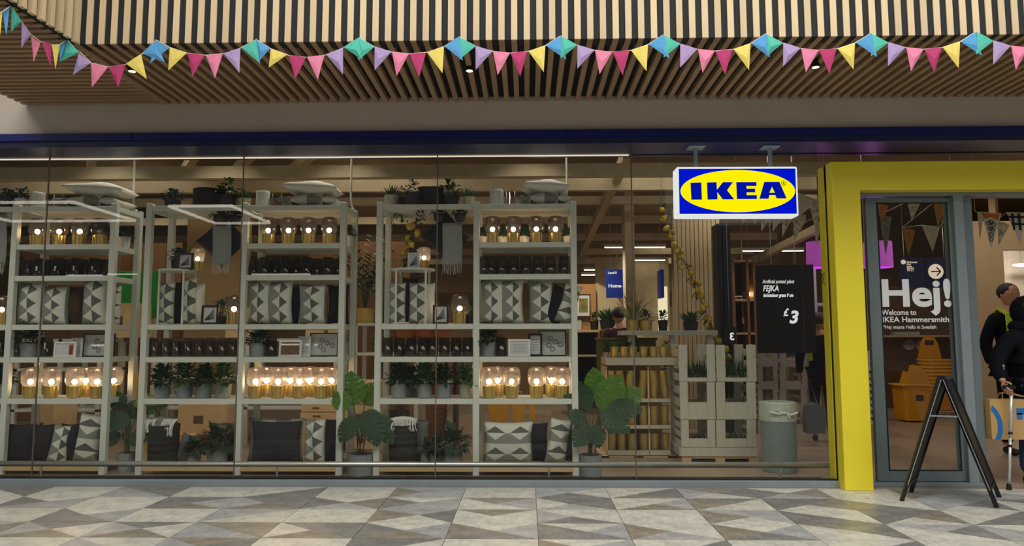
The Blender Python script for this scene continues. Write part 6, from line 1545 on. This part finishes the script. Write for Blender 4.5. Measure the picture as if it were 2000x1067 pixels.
def head_mesh(mb, c, h, face=True):
    """head of height h centred at c, looking to -y, with nose, brow, ears and a lip line"""
    n, k = 18, 14; o = len(mb.v); w = h * .36; d = h * .42
    for i in range(k + 1):
        t = PI * i / k - PI / 2
        for j in range(n):
            a = 2 * PI * j / n; x = math.cos(t) ** .8 * math.cos(a) * w if math.cos(t) > 0 else 0; y = (math.cos(t) ** .8 if math.cos(t) > 0 else 0) * math.sin(a) * d; z = math.sin(t) * h / 2
            if z < 0: x *= 1 - .22 * (-z / (h / 2)); y = y * (1 - .12 * (-z / (h / 2)))
            f = max(0, -math.sin(a)) ** 6
            if face:
                zz = z / h
                y -= f * h * (.10 * math.exp(-((zz + .03) / .07) ** 2) + .02 * math.exp(-((zz - .16) / .05) ** 2) + .03 * math.exp(-((zz + .22) / .04) ** 2) + .03 * math.exp(-((zz + .38) / .06) ** 2)) * (1 if abs(math.cos(a)) < .3 else .4)
            mb.v.append((c[0] + x, c[1] + y, c[2] + z))
    for i in range(k):
        for j in range(n): mb.f.append((o + i * n + j, o + i * n + (j + 1) % n, o + (i + 1) * n + (j + 1) % n, o + (i + 1) * n + j))
    for s in (-1, 1): mb.sph((c[0] + s * w * .99, c[1] + h * .03, c[2] - h * .01), h * .10, 8, (.35, .7, 1.1))
def fingers(name, wrist, dirv, palm_n, mat, parent, curl=.6, ln=.075, side=1):
    """a palm with four fingers of unequal length and a thumb, as one skinned tree"""
    d = Vector(dirv).normalized(); nn = Vector(palm_n).normalized(); sd = d.cross(nn).normalized(); W = Vector(wrist)
    V = [W, W + d * .045, W + d * .08]; E = [(0, 1), (1, 2)]; Rr = [.024, (.034, .018), (.036, .016)]
    for i, (off, l) in enumerate(((-.027, .80), (-.009, .96), (.009, 1.0), (.027, .86))):
        b = W + d * .085 + sd * off; p = b; prev = 2; dd = d.copy()
        V.append(b); E.append((2, len(V) - 1)); Rr.append(.0095); prev = len(V) - 1
        for k in range(3):
            dd = (dd * math.cos(curl) + nn * math.sin(curl)).normalized() if k or curl > .3 else dd
            p = p + dd * ln * l * (.45, .33, .25)[k]; V.append(p); E.append((prev, len(V) - 1)); Rr.append((.0092, .0085, .0072)[k]); prev = len(V) - 1
    b = W + d * .03 + sd * (-.034 * side); V.append(b); E.append((1, len(V) - 1)); Rr.append(.012); pv = len(V) - 1
    for k, (a, bb) in enumerate(((.5, .3), (.8, .5))):
        b = b + (d * a - sd * side * (.45 - .25 * k) + nn * bb).normalized() * .034; V.append(b); E.append((pv, len(V) - 1)); Rr.append(.0105 - .001 * k); pv = len(V) - 1
    return skin(name, V, E, Rr, mat, parent, 0, 1)
skin_m = M('skin', (196, 146, 116), rough=.55, var=.05)
def person(label, loc, rz, H, top, legm, hairm, shoe=None, arms=((-.05, -.02), (-.05, -.02)), hood=False, bulk=1., skinm=None, elbows=None, turn=0., hair=True):
    k = H / 1.75; u = thing('person', label, 'person', loc, rz); sm = skinm or skin_m
    v = lambda x, y, z: Vector((x * k, y * k, z * k))
    J = dict(pel=v(0, 0, .95), sp=v(0, -.01, 1.12), ch=v(0, 0, 1.32), nk=v(0, .0, 1.47), hd=v(0, -.02, 1.56))
    A = []
    for s, (ex, wz) in zip((-1, 1), elbows or (((.27, .03, 1.14), (.28, -.06, .90)), ((.27, .03, 1.14), (.28, -.06, .90)))):
        A.append((v(s * .175, 0, 1.41), v(s * ex[0], ex[1], ex[2]), v(s * wz[0], wz[1], wz[2])))
    L = [(v(s * .09, 0, .90), v(s * .10, -.015, .50), v(s * .105, .02, .08)) for s in (-1, 1)]
    # the body: one continuous skinned tree
    V = [J['pel'], J['sp'], J['ch'], J['nk'], J['hd']]; E = [(0, 1), (1, 2), (2, 3), (3, 4)]; Rr = [.13 * k, .125 * k, (.15 * k, .11 * k), .055 * k, .06 * k]
    for a in A:
        i = len(V); V += list(a); E += [(2, i), (i, i + 1), (i + 1, i + 2)]; Rr += [.062 * k, .045 * k, .030 * k]
    for l in L:
        i = len(V); V += list(l); E += [(0, i), (i, i + 1), (i + 1, i + 2)]; Rr += [.085 * k, .06 * k, .042 * k]
    body = skin('body', V, E, Rr, sm, u, 0, 1)
    hm = MB(); head_mesh(hm, (0, -.015 * k, 1.635 * k), .235 * k); hm.obj('head', sm, u, True, fix=True)
    if hair:
        s = MB(); s.sph((0, .012 * k, 1.675 * k), .098 * k, 14, (1.0, 1.12, .98)); s.obj('hair', hairm, u, True)
    s = MB()
    for sx in (-1, 1): s.sph((sx * .034 * k, -.098 * k, 1.645 * k), .010 * k, 8)
    s.obj('eyes', M('eye', (40, 32, 28), rough=.2), u, True)
    # clothes
    V = [J['pel'] - v(0, 0, .06), J['pel'], J['sp'], J['ch'], v(0, 0, 1.45)]; E = [(0, 1), (1, 2), (2, 3), (3, 4)]; Rr = [.165 * k * bulk, .16 * k * bulk, .155 * k * bulk, (.185 * k * bulk, .14 * k * bulk), .075 * k]
    for a in A:
        i = len(V); V += [a[0], a[1], a[2].lerp(a[1], .06)]; E += [(3, i), (i, i + 1), (i + 1, i + 2)]; Rr += [.082 * k * bulk, .064 * k * bulk, .048 * k * bulk]
    skin('jacket', V, E, Rr, top, u, 1, 1)
    V = [J['pel']]; E = []; Rr = [.15 * k]
    for l in L:
        i = len(V); V += [l[0], l[1], l[2] + v(0, 0, .015)]; E += [(0, i), (i, i + 1), (i + 1, i + 2)]; Rr += [.10 * k, .078 * k, .062 * k]
    skin('trousers', V, E, Rr, legm, u, 0, 1)
    for s_, l in zip((-1, 1), L):
        V = [l[2] + v(0, .04, -.035), l[2] + v(0, -.05, -.04), l[2] + v(0, -.16, -.045)]; skin('shoe', V, [(0, 1), (1, 2)], [.042 * k, .044 * k, .034 * k], shoe or pot_b, u, 0, 1)
    for s_, a in zip((-1, 1), A):
        d = (a[2] - a[1]).normalized(); fingers('hand', a[2] - d * .01, d, (-s_, -.2, 0), sm, u, .45, .07 * k, s_)
    if hood:
        s = MB(); s.sph((0, .055 * k, 1.645 * k), .140 * k, 14, (.92, 1, 1.12)); s.sph((0, .06 * k, 1.50 * k), .14 * k, 12, (1.2, .8, .6)); s.obj('hood', top, u, True)
    return u, J, A, k
dkhair = M('dark_hair', (32, 24, 20), rough=.7, var=.2); black_cl = M('black_cloth', (20, 22, 28), rough=.9, var=.1, spec=.1); jeans = M('blue_jeans', (40, 56, 92), rough=.9, var=.15, scale=40)
hivis = M('hi_vis_yellow', (176, 196, 40), rough=.7, var=.05)
# guard in the doorway
gx = P(1973, 660, 8.5)
u, J, A, k = person('man in a dark coat with a yellow vest strap standing in the open doorway', (P(1975, 660, 8.3).x, 8.3, 0), 0.1, (P(1975, 556, 8.3).z) + .0, black_cl, black_cl, dkhair)
for s in (-1, 1):
    pts = [Vector((s * .13, -.13, 1.10)) * k, Vector((s * .13, -.150, 1.28)) * k, Vector((s * .11, -.115, 1.43)) * k, Vector((s * .10, .02, 1.50)) * k, Vector((s * .12, .13, 1.36)) * k]
    sm_ = MB()
    for i in range(4): sm_.bar(pts[i], pts[i + 1], .06 * k, .02)
    sm_.obj('vest_strap', hivis, u)
# woman/man with hi-vis beyond the crates
u, J, A, k = person('shopper in a dark jacket with a yellow-green strap beyond the pale crates', (P(1601, 660, 9.3).x, 9.3, 0), PI * .86, P(1600, 612, 9.3).z, black_cl, black_cl, M('brown_hair', (74, 46, 34), rough=.7, var=.2))
sm_ = MB()
for s in (-1, 1):
    pts = [Vector((s * .12, .15, 1.10)) * k, Vector((s * .13, .165, 1.30)) * k, Vector((s * .12, .06, 1.47)) * k]
    for i in range(2): sm_.bar(pts[i], pts[i + 1], .06, .02)
sm_.obj('vest_strap', hivis, u)
bgx = P(1590, 840, 9.0)
t = thing('carrier_bag', 'grey drooping carrier bag held by the shopper beyond the pale crates', 'bag', (bgx.x, 9.0, P(1590, 846, 9.0).z)); w = m_(38, 9); h = P(1590, 786, 9.0).z - t.location.z
MB().prism([(-w * .42, 0), (w * .42, .0), (w * .5, h * .5), (w * .34, h * .92), (0, h), (-w * .34, h * .9), (-w * .5, h * .45)], -.08, .08).obj('bag_body', M('grey_bag', (88, 92, 96), rough=.6, var=.1), t)
MB().tube([(-w * .2, 0, h * .95), (0, .1, h + .28), (w * .2, 0, h * .95)], .008, 5).obj('handle', M('grey_bag', None), t)
# maroon shopper far behind
person('shopper in a maroon top with the back turned, far behind the gold pots', (P(1209, 660, 10.8).x, 10.8, 0), PI, P(1208, 602, 10.8).z, M('maroon_cloth', (70, 26, 34), rough=.9), M('grey_cloth', (56, 60, 70), rough=.9), M('maroon_dark_hair', (44, 22, 24), rough=.8))
# person with the cane at the edge
Yc2 = 6.62
cx = P(2016, 700, Yc2).x
hand = P(1969, 764, 6.45)
Hh = 1.64
kk = Hh / 1.75
wr = (hand - Vector((cx, Yc2, 0))) / kk
u, J, A, k = person('person in a black hooded coat and jeans with a bag and a cane', (cx, Yc2, 0), 0, Hh, black_cl, jeans, dkhair, hood=True, bulk=1.28,
                    elbows=(((.34, .02, 1.16), (-(wr.x - .02), wr.y + .03, wr.z + .075)), ((.30, .03, 1.14), (.28, -.06, .90))))
ct = P(1975.5, 754, 6.42); cbm = PZ(1971, 957, 0)
t = thing('walking_cane', 'silver telescopic walking cane with a black handle held by the person in black', 'cane', (cbm.x, cbm.y, 0))
d_ = Vector((ct.x - cbm.x, ct.y - cbm.y, ct.z))
MB().cyl((0, 0, .02), d_ * .5, .012, n=10).cyl(d_ * .5, d_ * .97, .0145, n=10).obj('shaft', M('silver_tube', (214, 214, 210), rough=.35, metal=.5), t, True)
MB().cyl(d_ * .41, d_ * .43, .017, n=10).cyl(d_ * .53, d_ * .55, .018, n=10).obj('collar', gasket, t); MB().lathe([(.001, 0), (.022, 0), (.020, .02), (.015, .05), (.012, .05)], 12).obj('rubber_foot', gasket, t)
MB().bar(d_ * .985 + Vector((.028, 0, 0)), d_ * .985 + Vector((-.07, -.0, .004)), .03, .026).cyl(d_ * .93, d_ * 1.0, .018, n=10).obj('handle', gasket, t)
Yb2 = 6.44
bx0, bx1 = X(1940, 820, Yb2), X(2062, 820, Yb2); z0, z1 = P(1970, 860, Yb2).z, P(1970, 781, Yb2).z
t = thing('paper_bag', 'tan paper bag with blue marks hanging from the hand of the person in black', 'bag', ((bx0 + bx1) / 2, Yb2 + .03, z0)); w = bx1 - bx0; h = z1 - z0
MB().prism([(-w / 2, 0), (w / 2, 0), (w / 2 + .004, h), (-w / 2 - .004, h)], 0, .10).obj('bag_body', M('kraft_paper', (190, 154, 98), rough=.8, var=.07, scale=7), t)
s = MB(); cxb = X(1925, 825, Yb2) - t.location.x; czb = h * .33
arc = []
for i in range(15):
    a = -1.0 + 2.05 * i / 14; arc.append((cxb + math.cos(a) * .165, czb + math.sin(a) * .21))
inn = [(cxb + (x - cxb) * .74, czb + (z - czb) * .80) for x, z in arc]
for i in range(14):
    q = [arc[i], arc[i + 1], inn[i + 1], inn[i]]
    q = [(max(-w / 2 + .001, x), min(h - .002, max(.002, z))) for x, z in q]
    s.prism(q, -.0015, 0)
s.obj('blue_print', M('blue_ink', (30, 110, 180), rough=.7), t, fix=True)
xq = X(1990, 810, Yb2) - t.location.x; MB().box(xq, xq + .14, -.0015, 0, h * .62, h * .78).box(xq, xq + .05, -.0015, 0, h * .50, h * .66).obj('blue_print', M('blue_ink', None), t)
hp = P(1969, 766, 6.45) - t.location
for yy in (.01, .09): MB().tube([(-w * .28, yy, h), (hp.x - .04, yy * .4 + .0, h + .05), (hp.x, hp.y * .3, min(hp.z, h + .09)), (hp.x + .05, yy * .4, h + .05), (w * .22, yy, h)], .006, 5).obj('handle', M('kraft_paper', None), t)
MB().sph((0, 0, 0), .011, 10).cyl((0, .0, -.0), (0, 0, -.035), .004, n=6).obj('zip_pull', steel, u, loc=((P(1960, 715, 6.4) - Vector((cx, Yc2, 0)))))
